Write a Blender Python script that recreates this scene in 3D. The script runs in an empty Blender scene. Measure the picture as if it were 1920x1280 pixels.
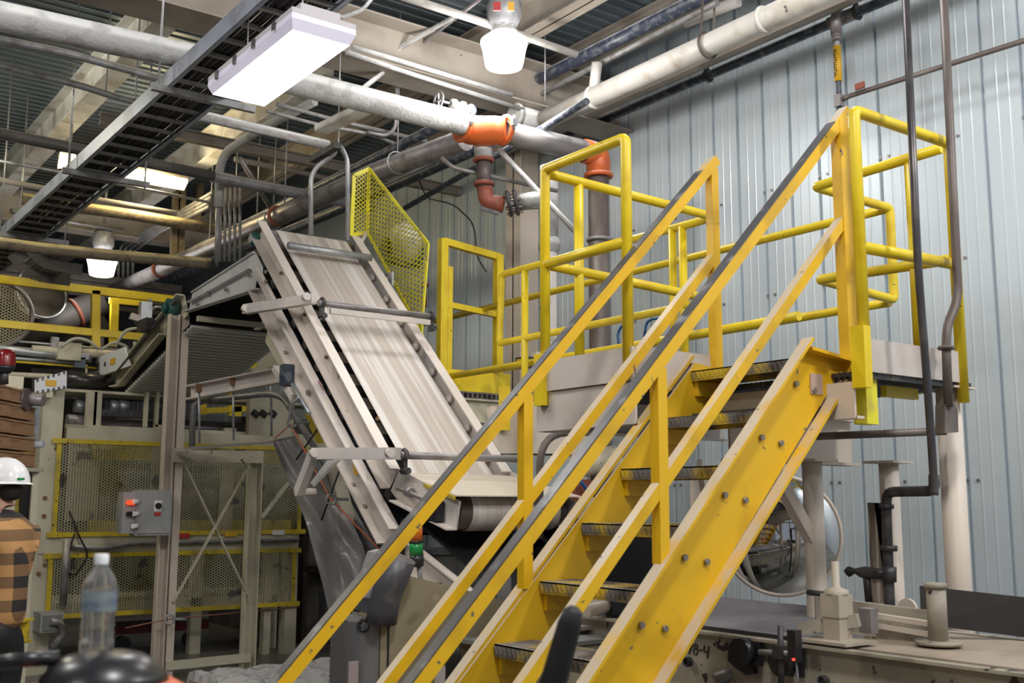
import bpy, bmesh, math, random
from mathutils import Vector, Matrix
random.seed(7)
SC = bpy.context.scene; COL = SC.collection
V = Vector
# ------------------------------------------------------------------ camera
F = 2030.0; YAW = math.radians(36.2); PIT = math.radians(8.5); ROL = math.radians(0.2); EYE = V((0, 0, 1.65))
FW = V((math.sin(YAW)*math.cos(PIT), math.cos(YAW)*math.cos(PIT), math.sin(PIT)))
r0 = V((math.cos(YAW), -math.sin(YAW), 0)); u0 = r0.cross(FW)
RT = r0*math.cos(ROL) + u0*math.sin(ROL); UP = u0*math.cos(ROL) - r0*math.sin(ROL)
cd = bpy.data.cameras.new('camera'); cam = bpy.data.objects.new('camera', cd); COL.objects.link(cam)
cam.matrix_world = Matrix(((RT.x, UP.x, -FW.x, 0), (RT.y, UP.y, -FW.y, 0), (RT.z, UP.z, -FW.z, EYE.z), (0, 0, 0, 1)))
cd.sensor_width = 36; cd.lens = 36*F/1920; cd.clip_end = 200; cd.clip_start = .05
cd.dof.use_dof = True; cd.dof.focus_distance = 6.6; cd.dof.aperture_fstop = 3.5
SC.camera = cam
# ------------------------------------------------------------------ world, colour
w = bpy.data.worlds.new('world'); SC.world = w; w.use_nodes = True
w.node_tree.nodes['Background'].inputs[0].default_value = (.62, .68, .78, 1)
w.node_tree.nodes['Background'].inputs[1].default_value = .4
SC.view_settings.view_transform = 'Standard'; SC.view_settings.look = 'None'
SC.view_settings.gamma = 1; SC.view_settings.exposure = .08; SC.view_settings.use_curve_mapping = False
# unseen overhead lights added outside the frame, assumed rows of high bays
def lamp(x, y, z, p, size=.5, col=(1, .96, .93)):
    l = bpy.data.lights.new('unseen_overhead_light', 'POINT'); l.shadow_soft_size = size/2; l.energy = p*1.7; l.color = col
    o = bpy.data.objects.new('unseen_overhead_light', l); COL.objects.link(o); o.location = (x, y, z); return o
lamp(1.2, .6, 6.0, 270, .6); lamp(5.2, -.6, 5.6, 270, .6); lamp(-1.2, 6.5, 6.0, 130, .6); lamp(-4, 1, 6, 150, .8); lamp(1.5, -4, 6, 120, .8)
lamp(4.8, 4.0, 5.9, 60, .4); lamp(.6, 11.5, 5.4, 75, .5, (1, .93, .72))

# ------------------------------------------------------------------ pixel -> point on a given world plane
def ray(px, py): return FW*F + RT*(px-960) + UP*(640-py)
def P(px, py, x=None, y=None, z=None, d=None):
    r = ray(px, py)
    if d is not None: t = d/F
    elif x is not None: t = (x-EYE.x)/r.x
    elif y is not None: t = (y-EYE.y)/r.y
    else: t = (z-EYE.z)/r.z
    return EYE + r*t
# ------------------------------------------------------------------ materials
MATS = {}
def mat(name, c, r=.5, m=0., c2=None, ns=4., lo=.5, hi=.62, stretch=(1, 1, 1), dust=None, dlo=.35, chips=None, cth=.7, cns=18, bump=0, bs=30, emit=None, es=0):
    if name in MATS: return MATS[name]
    mt = bpy.data.materials.new(name); mt.use_nodes = True; nt = mt.node_tree; N = nt.nodes; L = nt.links
    b = N['Principled BSDF']; b.inputs['Roughness'].default_value = r; b.inputs['Metallic'].default_value = m
    col = None
    def rgb(c): return (c[0], c[1], c[2], 1)
    tc = N.new('ShaderNodeTexCoord'); mp = N.new('ShaderNodeMapping'); mp.inputs['Scale'].default_value = stretch
    L.new(tc.outputs['Object'], mp.inputs['Vector'])
    def noise(scale, lo, hi, src=mp):
        n = N.new('ShaderNodeTexNoise'); n.inputs['Scale'].default_value = scale; n.inputs['Detail'].default_value = 6
        L.new(src.outputs[0] if src is mp else tc.outputs['Object'], n.inputs['Vector'])
        q = N.new('ShaderNodeMapRange'); q.inputs[1].default_value = lo; q.inputs[2].default_value = hi
        L.new(n.outputs[0], q.inputs[0]); return q.outputs[0]
    def mix(f, a, bb):
        x = N.new('ShaderNodeMix'); x.data_type = 'RGBA'; L.new(f, x.inputs[0])
        for i, v in ((6, a), (7, bb)):
            if isinstance(v, tuple): x.inputs[i].default_value = rgb(v)
            else: L.new(v, x.inputs[i])
        return x.outputs[2]
    cur = tuple(c)
    if c2: cur = mix(noise(ns, lo, hi), cur, tuple(c2))
    if dust:
        g = N.new('ShaderNodeNewGeometry'); s = N.new('ShaderNodeSeparateXYZ'); L.new(g.outputs['Normal'], s.inputs[0])
        q = N.new('ShaderNodeMapRange'); q.inputs[1].default_value = dlo; q.inputs[2].default_value = dlo+.3; L.new(s.outputs[2], q.inputs[0])
        mu = N.new('ShaderNodeMath'); mu.operation = 'MULTIPLY'; L.new(q.outputs[0], mu.inputs[0]); L.new(noise(7, .25, .5, tc), mu.inputs[1])
        cur = mix(mu.outputs[0], cur, tuple(dust))
    if chips: cur = mix(noise(cns, cth, cth+.03, tc), cur, tuple(chips))
    if isinstance(cur, tuple): b.inputs['Base Color'].default_value = rgb(cur)
    else: L.new(cur, b.inputs['Base Color'])
    if bump:
        n = N.new('ShaderNodeTexNoise'); n.inputs['Scale'].default_value = bs; L.new(tc.outputs['Object'], n.inputs['Vector'])
        bp = N.new('ShaderNodeBump'); bp.inputs['Strength'].default_value = bump; bp.inputs['Distance'].default_value = .01
        L.new(n.outputs[0], bp.inputs['Height']); L.new(bp.outputs[0], b.inputs['Normal'])
    if emit:
        b.inputs['Emission Color'].default_value = rgb(emit); b.inputs['Emission Strength'].default_value = es
    MATS[name] = mt; return mt
DUST = (.58, .48, .35)
YEL = mat('yellow_paint', (.80, .60, .015), .38, c2=(.72, .50, .012), ns=6, dust=(.62, .5, .28), dlo=.86, chips=(.12, .09, .05), cth=.71, cns=30)
YEO = mat('stair_yellow', (.78, .46, .008), .42, c2=(.62, .36, .008), ns=3, dust=DUST, dlo=.3, chips=(.13, .10, .08), cth=.69, cns=22)
YES = mat('stair_plate_yellow', (.70, .42, .008), .5, c2=(.55, .34, .012), ns=2.5, lo=.4, hi=.7, dust=DUST, dlo=.35, chips=(.10, .08, .06), cth=.72, cns=14)
YEM = mat('guard_yellow', (.82, .74, .03), .42, c2=(.70, .60, .08), ns=9, chips=(.25, .2, .1), cth=.68)
YEC = mat('cage_yellow', (.62, .46, .02), .45, c2=(.42, .32, .04), ns=5, chips=(.05, .04, .03), cth=.66, cns=25)
TRD = mat('tread_plate', (.55, .38, .02), .55, c2=(.15, .14, .13), ns=5, lo=.42, hi=.54, dust=(.42, .39, .36), dlo=.6)
GRP = mat('rail_top_worn', (.075, .072, .078), .38, c2=(.30, .30, .31), ns=9, lo=.56, hi=.72)
CRM = mat('cream_paint', (.66, .57, .48), .48, c2=(.55, .47, .39), ns=2.2, lo=.4, hi=.7, dust=(.66, .59, .52), chips=(.22, .13, .08), cth=.74, cns=14)
CRW = mat('conveyor_cream', (.70, .62, .56), .45, c2=(.46, .44, .43), ns=2.0, lo=.42, hi=.68, dust=(.70, .62, .55), chips=(.40, .22, .09), cth=.735, cns=9)
CRD = mat('chipped_cream', (.62, .55, .42), .55, c2=(.50, .44, .33), ns=3, chips=(.03, .025, .02), cth=.64, cns=16)
CRG = mat('cage_lit_cream', (.58, .54, .40), .5, c2=(.48, .44, .33), ns=2.5, chips=(.08, .05, .03), cth=.71, cns=20)  # cream with the greenish-yellow light around the cage mixed into its colour
TOE = mat('toe_board_beige', (.60, .54, .50), .5, c2=(.54, .47, .42), ns=3)
WHT = mat('white_pipe_jacket', (.62, .60, .56), .5, c2=(.50, .46, .40), ns=5, dust=(.70, .68, .64), chips=(.10, .10, .11), cth=.70, cns=7)
WHD = mat('dusty_white_pipe', (.40, .40, .39), .6, c2=(.30, .29, .28), ns=6, dust=(.72, .72, .70), dlo=-.1, bump=.5, bs=40)
GAL = mat('galvanized', (.42, .43, .44), .42, m=.55, c2=(.30, .31, .33), ns=8)
GALD = mat('dusty_conduit', (.24, .24, .24), .5, m=.3, c2=(.16, .15, .14), ns=9, dust=(.50, .46, .40), dlo=.2)
BLU = mat('painted_pipe_dusty', (.035, .045, .07), .4, c2=(.12, .13, .15), ns=14, dust=(.60, .62, .66), dlo=.25, bump=.3)
GRY = mat('steel_pipe', (.27, .25, .25), .42, m=.35, c2=(.17, .15, .15), ns=5, dust=(.42, .40, .39), dlo=.3)
GRB = mat('brown_pipe', (.12, .095, .085), .5, m=.2, c2=(.19, .16, .14), ns=6, stretch=(1, 1, .3))
DRK = mat('dark_steel', (.045, .042, .045), .45, m=.3, c2=(.09, .085, .08), ns=10)
BLK = mat('black_rubber', (.012, .012, .014), .55)
BLP = mat('black_plastic', (.018, .018, .021), .3)
ORG = mat('orange_coupling', (.62, .13, .025), .42, c2=(.50, .10, .03), ns=8, dust=(.66, .58, .56), dlo=.45)
RST = mat('rust_red', (.27, .07, .04), .6, c2=(.18, .06, .04), ns=12, dust=(.45, .32, .28), dlo=.5)
YDU = mat('yellow_dusty_pipe', (.20, .16, .10), .65, c2=(.13, .10, .07), ns=14, dust=(.66, .52, .24), dlo=0.05, bump=.6, bs=60)
RUB = mat('belt_grey', (.19, .18, .20), .55, c2=(.24, .23, .25), ns=2)
LAB = mat('label_white', (.8, .78, .75), .5); LBR = mat('label_red', (.5, .03, .03), .5); LBY = mat('label_yellow', (.75, .42, .02), .5); LBK = mat('label_black', (.02, .02, .02), .5)
BOL = mat('bolt_steel', (.30, .26, .22), .4, m=.7); RSB = mat('rusty_bolt', (.20, .10, .05), .7)
GBX = mat('grey_box', (.36, .36, .35), .45, c2=(.30, .30, .29), ns=3)
GRN = mat('green_lens', (.01, .28, .06), .25); AMB = mat('amber_lens', (.70, .17, .02), .25); REDL = mat('red_lens', (.18, .006, .01), .2)
DGR = mat('bumper_grey', (.07, .07, .08), .4, c2=(.12, .12, .13), ns=9)
CAB = mat('cabinet_tan', (.33, .28, .19), .4, c2=(.28, .24, .16), ns=1.5, stretch=(1, 1, .15))
CABG = mat('cabinet_grey', (.16, .16, .165), .42, m=.3, c2=(.21, .21, .215), ns=3, stretch=(1, 1, .3))
WOOD = mat('pallet_wood', (.36, .21, .11), .7, c2=(.24, .13, .065), ns=6, stretch=(1, 1, 5))
TEAL = mat('grey_green_paint', (.33, .37, .36), .5)
GRE = mat('green_motor', (.02, .09, .075), .45)
ORD = mat('orange_drum', (.62, .13, .05), .45)
ORC = mat('orange_cord', (.80, .22, .10), .5)
HOSE = mat('hose_pale', (.45, .44, .38), .5)
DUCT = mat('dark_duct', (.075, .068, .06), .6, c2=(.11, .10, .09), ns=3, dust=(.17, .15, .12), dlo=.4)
BMT = mat('beam_tan', (.36, .32, .27), .65, c2=(.26, .22, .18), ns=2.2, lo=.42, hi=.65, dust=(.3, .27, .23), chips=(.12, .1, .08), cth=.72, cns=12)
BMW = mat('beam_white', (.78, .78, .76), .6, c2=(.52, .48, .42), ns=3, lo=.45, hi=.62, chips=(.2, .15, .11), cth=.68, cns=9)
# ------------------------------------------------------------------ mesh builder
class MB:
    def __init__(s): s.v = []; s.f = []; s.sm = []
    def add(s, vs, fs, smooth=False):
        n = len(s.v); s.v += [V(a) for a in vs]; s.f += [tuple(i+n for i in f) for f in fs]; s.sm += [smooth]*len(fs); return s
    def prism(s, poly, vec):
        poly = [V(p) for p in poly]; vec = V(vec); n = len(poly)
        return s.add(poly+[p+vec for p in poly], [tuple(range(n))[::-1], tuple(range(n, 2*n))]+[(i, (i+1) % n, (i+1) % n+n, i+n) for i in range(n)])
    def box(s, c, sz, ax=None):
        c = V(c); ax = ax or (V((1, 0, 0)), V((0, 1, 0)), V((0, 0, 1))); a, b, d = [ax[i]*sz[i]/2 for i in range(3)]
        return s.prism([c-a-b-d, c+a-b-d, c+a+b-d, c-a+b-d], d*2)
    def bb(s, lo, hi): return s.box([(lo[i]+hi[i])/2 for i in range(3)], [abs(hi[i]-lo[i]) for i in range(3)])
    def bar(s, p, q, w, h, up=(0, 0, 1)):
        p = V(p); q = V(q); t = (q-p).normalized(); sd = t.cross(V(up))
        if sd.length < 1e-4: sd = t.cross(V((1, 0, 0)))
        sd.normalize(); u = sd.cross(t); return s.box((p+q)/2, (w, (q-p).length, h), (sd, t, u))
    def chan(s, p, q, side, h, fl, t=.012, up=(0, 0, 1)):
        "C channel: web between p and q (centre line), flanges pointing along side"
        p = V(p); q = V(q); d = (q-p).normalized(); sd = V(side).normalized(); u = sd.cross(d).normalized()
        if u.dot(V(up)) < 0: u = -u
        s.box((p+q)/2, (t, (q-p).length, h), (sd, d, u))
        for k in (-1, 1): s.box((p+q)/2+u*k*(h-t)/2+sd*(fl/2), (fl, (q-p).length, t), (sd, d, u))
        return s
    def ibeam(s, p, q, h, fl, t=.015):
        p = V(p); q = V(q); u = V((0, 0, 1)); s.bar(p, q, t, h)
        for k in (-1, 1): s.bar(p+u*k*(h-t)/2, q+u*k*(h-t)/2, fl, t)
        return s
    def tube(s, pts, r, seg=12, caps=True):
        pts = [V(p) for p in pts]; rr = r if isinstance(r, (list, tuple)) else [r]*len(pts); vs = []; n = len(pts); prev = None
        for i, p in enumerate(pts):
            t = ((pts[min(i+1, n-1)]-p).normalized() + (p-pts[max(i-1, 0)]).normalized()).normalized()
            if prev is None: a = t.orthogonal().normalized()
            else:
                a = prev - t*prev.dot(t); a = a.normalized() if a.length > 1e-6 else t.orthogonal().normalized()
            prev = a; b = t.cross(a)
            for k in range(seg):
                an = 2*math.pi*k/seg; vs.append(p+(a*math.cos(an)+b*math.sin(an))*rr[i])
        fs = [(i*seg+k, i*seg+(k+1) % seg, (i+1)*seg+(k+1) % seg, (i+1)*seg+k) for i in range(n-1) for k in range(seg)]
        s.add(vs, fs, True)
        if caps: s.f += [tuple(len(s.v)-len(vs)+k for k in range(seg))[::-1], tuple(len(s.v)-seg+k for k in range(seg))]; s.sm += [False, False]
        return s
    def cyl(s, p, q, r, seg=16): return s.tube([p, q], r, seg)
    def lathe(s, c, prof, seg=24, ax=(0, 0, 1)):
        ax = V(ax).normalized(); a = ax.orthogonal().normalized(); b = ax.cross(a); c = V(c); vs = []
        for (r, h) in prof:
            for k in range(seg):
                an = 2*math.pi*k/seg; vs.append(c+ax*h+(a*math.cos(an)+b*math.sin(an))*max(r, 1e-4))
        n = len(prof)
        return s.add(vs, [(i*seg+k, i*seg+(k+1) % seg, (i+1)*seg+(k+1) % seg, (i+1)*seg+k) for i in range(n-1) for k in range(seg)], True)
    def torus(s, c, ax, R, r, seg=28, k=8):
        ax = V(ax).normalized(); a = ax.orthogonal().normalized(); b = ax.cross(a); c = V(c); vs = []
        for i in range(seg):
            an = 2*math.pi*i/seg; d = a*math.cos(an)+b*math.sin(an)
            for j in range(k):
                bn = 2*math.pi*j/k; vs.append(c+d*(R+r*math.cos(bn))+ax*r*math.sin(bn))
        return s.add(vs, [(i*k+j, i*k+(j+1) % k, ((i+1) % seg)*k+(j+1) % k, ((i+1) % seg)*k+j) for i in range(seg) for j in range(k)], True)
    def diamonds(s, poly, u, v, pu=.045, ratio=.5, w=.006, n=None):
        "expanded metal: two families of slanted strands clipped to a convex polygon lying in the plane (u, v)"
        poly = [V(p) for p in poly]; o = poly[0]; u = V(u).normalized(); v = V(v).normalized(); nn = u.cross(v)
        pp = [((p-o).dot(u), (p-o).dot(v)) for p in poly]
        for sg in (1, -1):
            c = [a*ratio+sg*-b for a, b in pp]; st = pu*ratio; k0 = math.floor(min(c)/st); k1 = math.ceil(max(c)/st)
            for k in range(k0, k1+1):
                kk = k*st; hits = []
                for i in range(len(pp)):
                    a = pp[i]; b = pp[(i+1) % len(pp)]; fa = a[0]*ratio-sg*a[1]-kk; fb = b[0]*ratio-sg*b[1]-kk
                    if (fa < 0) != (fb < 0): t = fa/(fa-fb); hits.append((a[0]+(b[0]-a[0])*t, a[1]+(b[1]-a[1])*t))
                if len(hits) >= 2:
                    A = o+u*hits[0][0]+v*hits[0][1]; B = o+u*hits[1][0]+v*hits[1][1]
                    if (A-B).length > .01: s.bar(A, B, w, w*.6, nn)
        return s
def fil(pts, r=.08, n=5):
    "round the inner corners of a polyline"
    pts = [V(p) for p in pts]; out = [pts[0]]
    for i in range(1, len(pts)-1):
        a, b, c = pts[i-1], pts[i], pts[i+1]; d1 = (a-b); d2 = (c-b); rr = min(r, d1.length*.45, d2.length*.45)
        p = b+d1.normalized()*rr; q = b+d2.normalized()*rr
        for k in range(n+1):
            t = k/n; out.append(p*(1-t)**2+b*2*t*(1-t)+q*t*t)
    return out+[pts[-1]]
def link(name, mb, m, parent=None, orgp=None):
    me = bpy.data.meshes.new(name); o = bpy.data.objects.new(name, me); COL.objects.link(o)
    if parent is not None: org = V(parent['_o']); 
    elif orgp is not None: org = V(orgp)
    else:
        lo = [min(v[i] for v in mb.v) for i in range(3)]; hi = [max(v[i] for v in mb.v) for i in range(3)]; org = V(((lo[0]+hi[0])/2, (lo[1]+hi[1])/2, lo[2]))
    me.from_pydata([v-org for v in mb.v], [], mb.f); me.materials.append(m)
    me.polygons.foreach_set('use_smooth', mb.sm)
    bm = bmesh.new(); bm.from_mesh(me); bmesh.ops.recalc_face_normals(bm, faces=bm.faces); bm.to_mesh(me); bm.free()
    o['_o'] = tuple(org)
    if parent is not None: o.parent = parent
    else: o.location = org
    return o
ROOTS = []
def tag(o, label=None, cat=None, group=None, kind=None):
    if label: o['label'] = label
    if cat: o['category'] = cat
    if group: o['group'] = group
    if kind: o['kind'] = kind
    return o
def thing(name, label, cat, loc, group=None):
    o = bpy.data.objects.new(name, None); COL.objects.link(o); o.empty_display_size = .1; o.location = V(loc); o['_o'] = tuple(V(loc)); return tag(o, label, cat, group)
def part(name, mb, m, parent, label=None, kind=None): return tag(link(name, mb, m, parent), label, None, None, kind)
def solo(name, mb, m, label, cat, group=None, kind=None): return tag(link(name, mb, m), label, cat, group, kind)
def struct(name, mb, m): o = link(name, mb, m); o['kind'] = 'structure'; return o
def pipe(name, label, cat, pts, r, m, group=None, seg=12): return solo(name, MB().tube(pts, r, seg), m, label, cat, group)
def lerp(a, b, t): return V(a)*(1-t)+V(b)*t
X = V((1, 0, 0)); Y = V((0, 1, 0)); Z = V((0, 0, 1))
def text(parent, name, s, origin, ux, uy, size, m, label=None):
    "flat lettering, converted to a mesh"
    cu = bpy.data.curves.new(name, 'FONT'); cu.body = s; cu.size = size; cu.extrude = .0006; cu.align_x = 'CENTER'; cu.align_y = 'CENTER'
    t = bpy.data.objects.new(name, cu); COL.objects.link(t); bpy.context.view_layer.update()
    me = bpy.data.meshes.new_from_object(t.evaluated_get(bpy.context.evaluated_depsgraph_get())); bpy.data.objects.remove(t)
    ux = V(ux).normalized(); uy = V(uy).normalized(); n = ux.cross(uy); o = bpy.data.objects.new(name, me); COL.objects.link(o)
    me.transform(Matrix(((ux.x, uy.x, n.x, 0), (ux.y, uy.y, n.y, 0), (ux.z, uy.z, n.z, 0), (0, 0, 0, 1))))
    me.transform(Matrix.Translation(V(origin)-V(parent['_o']))); me.materials.clear(); me.materials.append(m); o.parent = parent; o['_o'] = parent['_o']
    return tag(o, label)
# ================================================================== SETTING
WX = 7.5; CZ = 6.5
WAL = mat('wall_panel', (.62, .69, .735), .36, m=.2, c2=(.57, .645, .69), ns=.8, lo=.4, hi=.7, stretch=(1, 1, .12))
DEC = mat('deck_steel', (.20, .24, .26), .45, m=.5, c2=(.14, .16, .17), ns=.8)
CON = mat('concrete', (.13, .125, .11), .35, c2=(.20, .19, .17), ns=1.2, lo=.4, hi=.65, bump=.1)
BAK = mat('back_wall_dark', (.07, .065, .06), .7, c2=(.06, .055, .05), ns=1)
struct('floor', MB().bb((-9, -8, -.1), (WX, 27, 0)), CON)
m = MB(); prof = []; y = -8.0; k = 0
while y < 27:                                     # ribbed metal cladding, major groove each 305 mm with two pencil ribs between
    prof += [(y, 0), (y+.004, -.04), (y+.030, -.04), (y+.036, 0), (y+.115, 0), (y+.122, .002), (y+.132, .002), (y+.139, 0), (y+.205, 0), (y+.212, .002), (y+.222, .002), (y+.229, 0)]
    y += .305
vs = []; n = len(prof)
for (yy, dx) in prof: vs += [V((WX-dx, yy, 0)), V((WX-dx, yy, CZ))]
m.add(vs, [(2*i, 2*i+2, 2*i+3, 2*i+1) for i in range(n-1)]); m.bb((WX+.06, -8, 0), (WX+.12, 27, CZ))
struct('wall_right', m, WAL)
m = MB(); prof = []; y = -8.0
while y < 27:
    prof += [(y, 0), (y+.03, 0), (y+.05, .045), (y+.09, .045), (y+.11, 0)]; y += .15
vs = []; n = len(prof)
for (yy, dz) in prof: vs += [V((-9, yy, CZ+dz)), V((WX, yy, CZ+dz))]
m.add(vs, [(2*i, 2*i+2, 2*i+3, 2*i+1) for i in range(n-1)])
m.bb((-9, -8, CZ+.1), (WX, 27, CZ+.15))
struct('ceiling', m, DEC)
struct('wall_back', MB().bb((-9, 27, 0), (WX, 27.1, CZ)), BAK)
struct('wall_left', MB().bb((-9.1, -8, 0), (-9, 27, CZ)), mat('wall_left_grey', (.3, .3, .3), .6))
# screws of the wall girts: one row = fasteners of the cladding
for gz in (1.83, 3.5, 4.46):
    m = MB(); y = .2
    while y < 9: m.cyl((WX-.004, y-.03, gz), (WX-.012, y-.03, gz), .012, 8); m.cyl((WX-.004, y+.05, gz), (WX-.012, y+.05, gz), .012, 8); y += .61
    o = struct('trim_1' if gz < 2 else ('trim_2' if gz < 4 else 'trim_3'), m, BOL)

# girders and purlins under the deck
def beam(name, label, a, b, h, fl, mt, grp=None): return solo(name, MB().ibeam(a, b, h, fl), mt, label, 'beam', grp)
beam('roof_girder', 'wide tan roof girder crossing the whole ceiling just behind the long lamp', (-3, 8.28, 5.75), (WX-.02, 8.28, 5.75), .45, .42, BMT)
beam('roof_girder', 'tan roof girder further back, its pale lower edge seen past the cable ladder', (2.95, 11.4, 5.65), (WX-.02, 11.4, 5.65), .12, .10, BMT)
beam('roof_girder', 'deep tan roof girder far back above the small round lamp', (0, 16.1, 5.75), (WX-.02, 16.1, 5.75), .45, .3, BMT)
beam('roof_girder', 'last roof girder at the dark end of the hall', (0, 21.5, 5.6), (WX-.02, 21.5, 5.6), .5, .3, BMT)
beam('roof_beam', 'chipped white roof beam at upper left, left of the cable ladder', (2.92, 5.0, 6.1), (2.92, 26, 6.1), .4, .22, BMW)
beam('roof_beam', 'chipped white roof beam in the middle of the ceiling, passing behind the dusty grey elbow pipe', (4.70, 9.5, 6.1), (4.70, 26, 6.1), .4, .2, BMW)
beam('roof_beam', 'tan roof beam between the long lamp and the round lamp', (5.8, 3, 6.15), (5.8, 16, 6.15), .35, .2, BMT)
beam('roof_beam', 'tan roof beam right of the big round lamp, running to the ribbed wall', (6.85, 3, 6.2), (6.85, 20, 6.2), .28, .16, BMT)
beam('roof_beam', 'brown roof beam end at the upper left corner', (1.15, 5.2, 6.0), (1.15, 12, 6.0), .35, .2, BMT)

# ================================================================== STAIR
YF, YN = 3.70, 3.05; SL = 1.035
def sz(x): return 2.286-SL*(3.78-x)
st = thing('industrial_stair', 'steep yellow steel stair with six visible worn treads rising to the right onto the platform', 'stairs', (2.8, 3.37, 0))
d = V((1, 0, SL)).normalized(); un = V((-SL, 0, 1)).normalized()
def stringer(yw, sgn, lab):
    a = V((1.62, yw, sz(1.62)-.13)); b = V((3.93, yw, sz(3.93)-.13)); t = .012; h = .262
    # web with a level cut at the top and the foot
    top = lambda x: sz(x)+.055; bot = lambda x: sz(x)-.36
    xt = 3.78+.03; zt = 2.33; xb = 4.10
    web = [V((1.58, yw, .0)), V((1.58+.0, yw, max(top(1.58), .05))), V((xt, yw, zt)), V((xb, yw, zt-.03)), V((xb, yw, bot(xb)+.02)), V((1.95, yw, 0))]
    m = MB().prism([p-Y*.006 for p in web], Y*.012)
    fy = sgn*.06
    for zf, x0, x1 in ((top, 1.6, xt), (bot, 1.95, xb)):
        A = V((x0, yw, zf(x0))); B = V((x1, yw, zf(x1)))
        sh = Y*sgn*.006; m.prism([A+sh, B+sh, B-un*.014+sh, A-un*.014+sh], Y*fy)
    m.prism([V((xt, yw, zt)), V((xb, yw, zt-.03)), V((xb, yw, zt-.045)), V((xt, yw, zt-.014))], Y*fy)
    p = part('stringer', m, YES if sgn > 0 else YEO, st, lab)
    for i in range(8):                                # bolts through the tread brackets
        for dx in (-.13, -.01):
            x = 3.78-.232*i+dx+.10; z = 2.286-.24*i-.12+(0 if dx < -.1 else -.02)
            if x > 4: continue
            part('bolt', MB().cyl((x, yw-.02*(1 if sgn < 0 else -1), z), (x, yw, z), .013, 8), BOL, p)
    return p
stringer(YN, -1, 'near stringer with dusty flange edges'); stringer(YF, 1, 'far stringer')
for i in range(9):
    x = 3.78-.232*i; z = 2.286-.24*i
    m = MB().bb((x, YN+.008, z-.006), (x+.235, YF-.008, z)).bb((x, YN+.008, z-.05), (x+.006, YF-.008, z)).bb((x+.229, YN+.008, z-.05), (x+.235, YF-.008, z))
    n = int((YF-YN)/.03)
    for k in range(n):                                 # raised diamonds on the nosing
        yy = YN+.02+k*.03; m.bar((x-.003, yy, z-.04), (x-.003, yy+.016, z-.008), .006, .008, (1, 0, 0)); m.bar((x+.02, yy, z+.001), (x+.20, yy+.02, z+.001), .005, .004)
    t = part('tread', m, TRD, st)
    part('tread_bracket', MB().bb((x+.02, YF-.03, z-.12), (x+.2, YF-.008, z-.05)), YES, t); part('tread_bracket', MB().bb((x+.02, YN+.008, z-.12), (x+.2, YN+.03, z-.05)), YES, t)
part('manufacturer_plate', MB().bb((3.85, YN-.012, 2.13), (3.93, YN-.007, 2.22)), mat('old_sticker', (.5, .36, .30), .5), st, 'small faded sticker at the stringer top')
part('sill_plate', MB().bb((3.78, YN, 2.02), (3.95, YF, 2.08)), DRK, st)

def handrail(yw, x0, x1, hoff, moff, posts, label, topx):
    t = thing('stair_handrail', label, 'handrail', ((x0+x1)/2, yw, 0), 'stair handrails')
    A = V((x0, yw, sz(x0)+hoff)); B = V((x1, yw, sz(x1)+hoff))
    part('top_rail', MB().bar(A, B, .05, .05, un), YEO, t)
    part('grip_strip', MB().bar(A+un*.027, B-d*.14+un*.027, .05, .006, un), GRP, t, 'worn dark top face of the handrail')
    A = V((x0+.1, yw, sz(x0+.1)+moff)); B = V((topx, yw, sz(topx)+moff))
    part('mid_rail', MB().bar(A, B, .045, .045, un), YEO, t)
    for x in posts:
        top = sz(x)+hoff-.02 if x < x1-.02 else sz(x1)+hoff; bot = (sz(x)+.03) if x < 3.7 else 2.24
        if yw < 3.3 and x > 3.9: part('post', MB().bb((x-.045, yw-.028, bot), (x+.042, yw+.028, top-.004)), YEO, t); continue
        part('post', MB().bb((x-.024, yw-.0235, bot), (x+.024, yw+.0235, top-.006)), YEO, t)
    return t
handrail(YN-.02, 1.4, 4.17, .80, .325, (1.8, 2.92, 4.13), 'near yellow stair handrail with a worn dark top, tallest post against the platform', 4.10)
handrail(YF+.02, 1.25, 4.01, .875, .39, (1.6, 2.795, 3.985), 'far yellow stair handrail with a worn dark top, beside the belt conveyor', 3.98)

# ================================================================== PLATFORM
pf = thing('work_platform', 'beige steel platform at the stair top standing on round columns', 'platform', (4.3, 3.8, 0))
def grating(x0, x1, y0, y1, z, par):
    m = MB(); y = y0
    while y < y1: m.bb((x0, y, z-.032), (x1, y+.005, z)); y += .03
    x = x0
    while x < x1: m.bb((x, y0, z-.02), (x+.006, y1, z-.002)); x += .1
    return part('grating', m, DRK, par)
grating(4.0, 4.85, 2.88, 3.72, 2.23, pf); grating(3.47, 4.85, 3.74, 4.45, 2.23, pf)
part('toe_board', MB().bb((4.03, 2.868, 2.225), (4.80, 2.882, 2.372)), TOE, pf)
part('toe_board', MB().bb((3.44, 3.74, 2.225), (3.455, 4.47, 2.385)), TOE, pf)
part('toe_board', MB().bb((3.455, 3.735, 2.19), (3.98, 3.75, 2.385)), TOE, pf)
part('edge_channel', MB().chan((3.46, 3.74, 2.12), (3.46, 4.5, 2.12), (1, 0, 0), .2, .06), TOE, pf)
part('edge_channel', MB().chan((3.97, 2.9, 2.1), (3.97, 3.7, 2.1), (1, 0, 0), .16, .06), CRM, pf)
part('cross_beam', MB().ibeam((4.0, 3.66, 1.98), (4.95, 3.66, 1.98), .25, .12), CRM, pf)
part('edge_channel', MB().chan((3.47, 4.5, 2.12), (4.85, 4.5, 2.12), (0, -1, 0), .2, .06), TOE, pf)
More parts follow.
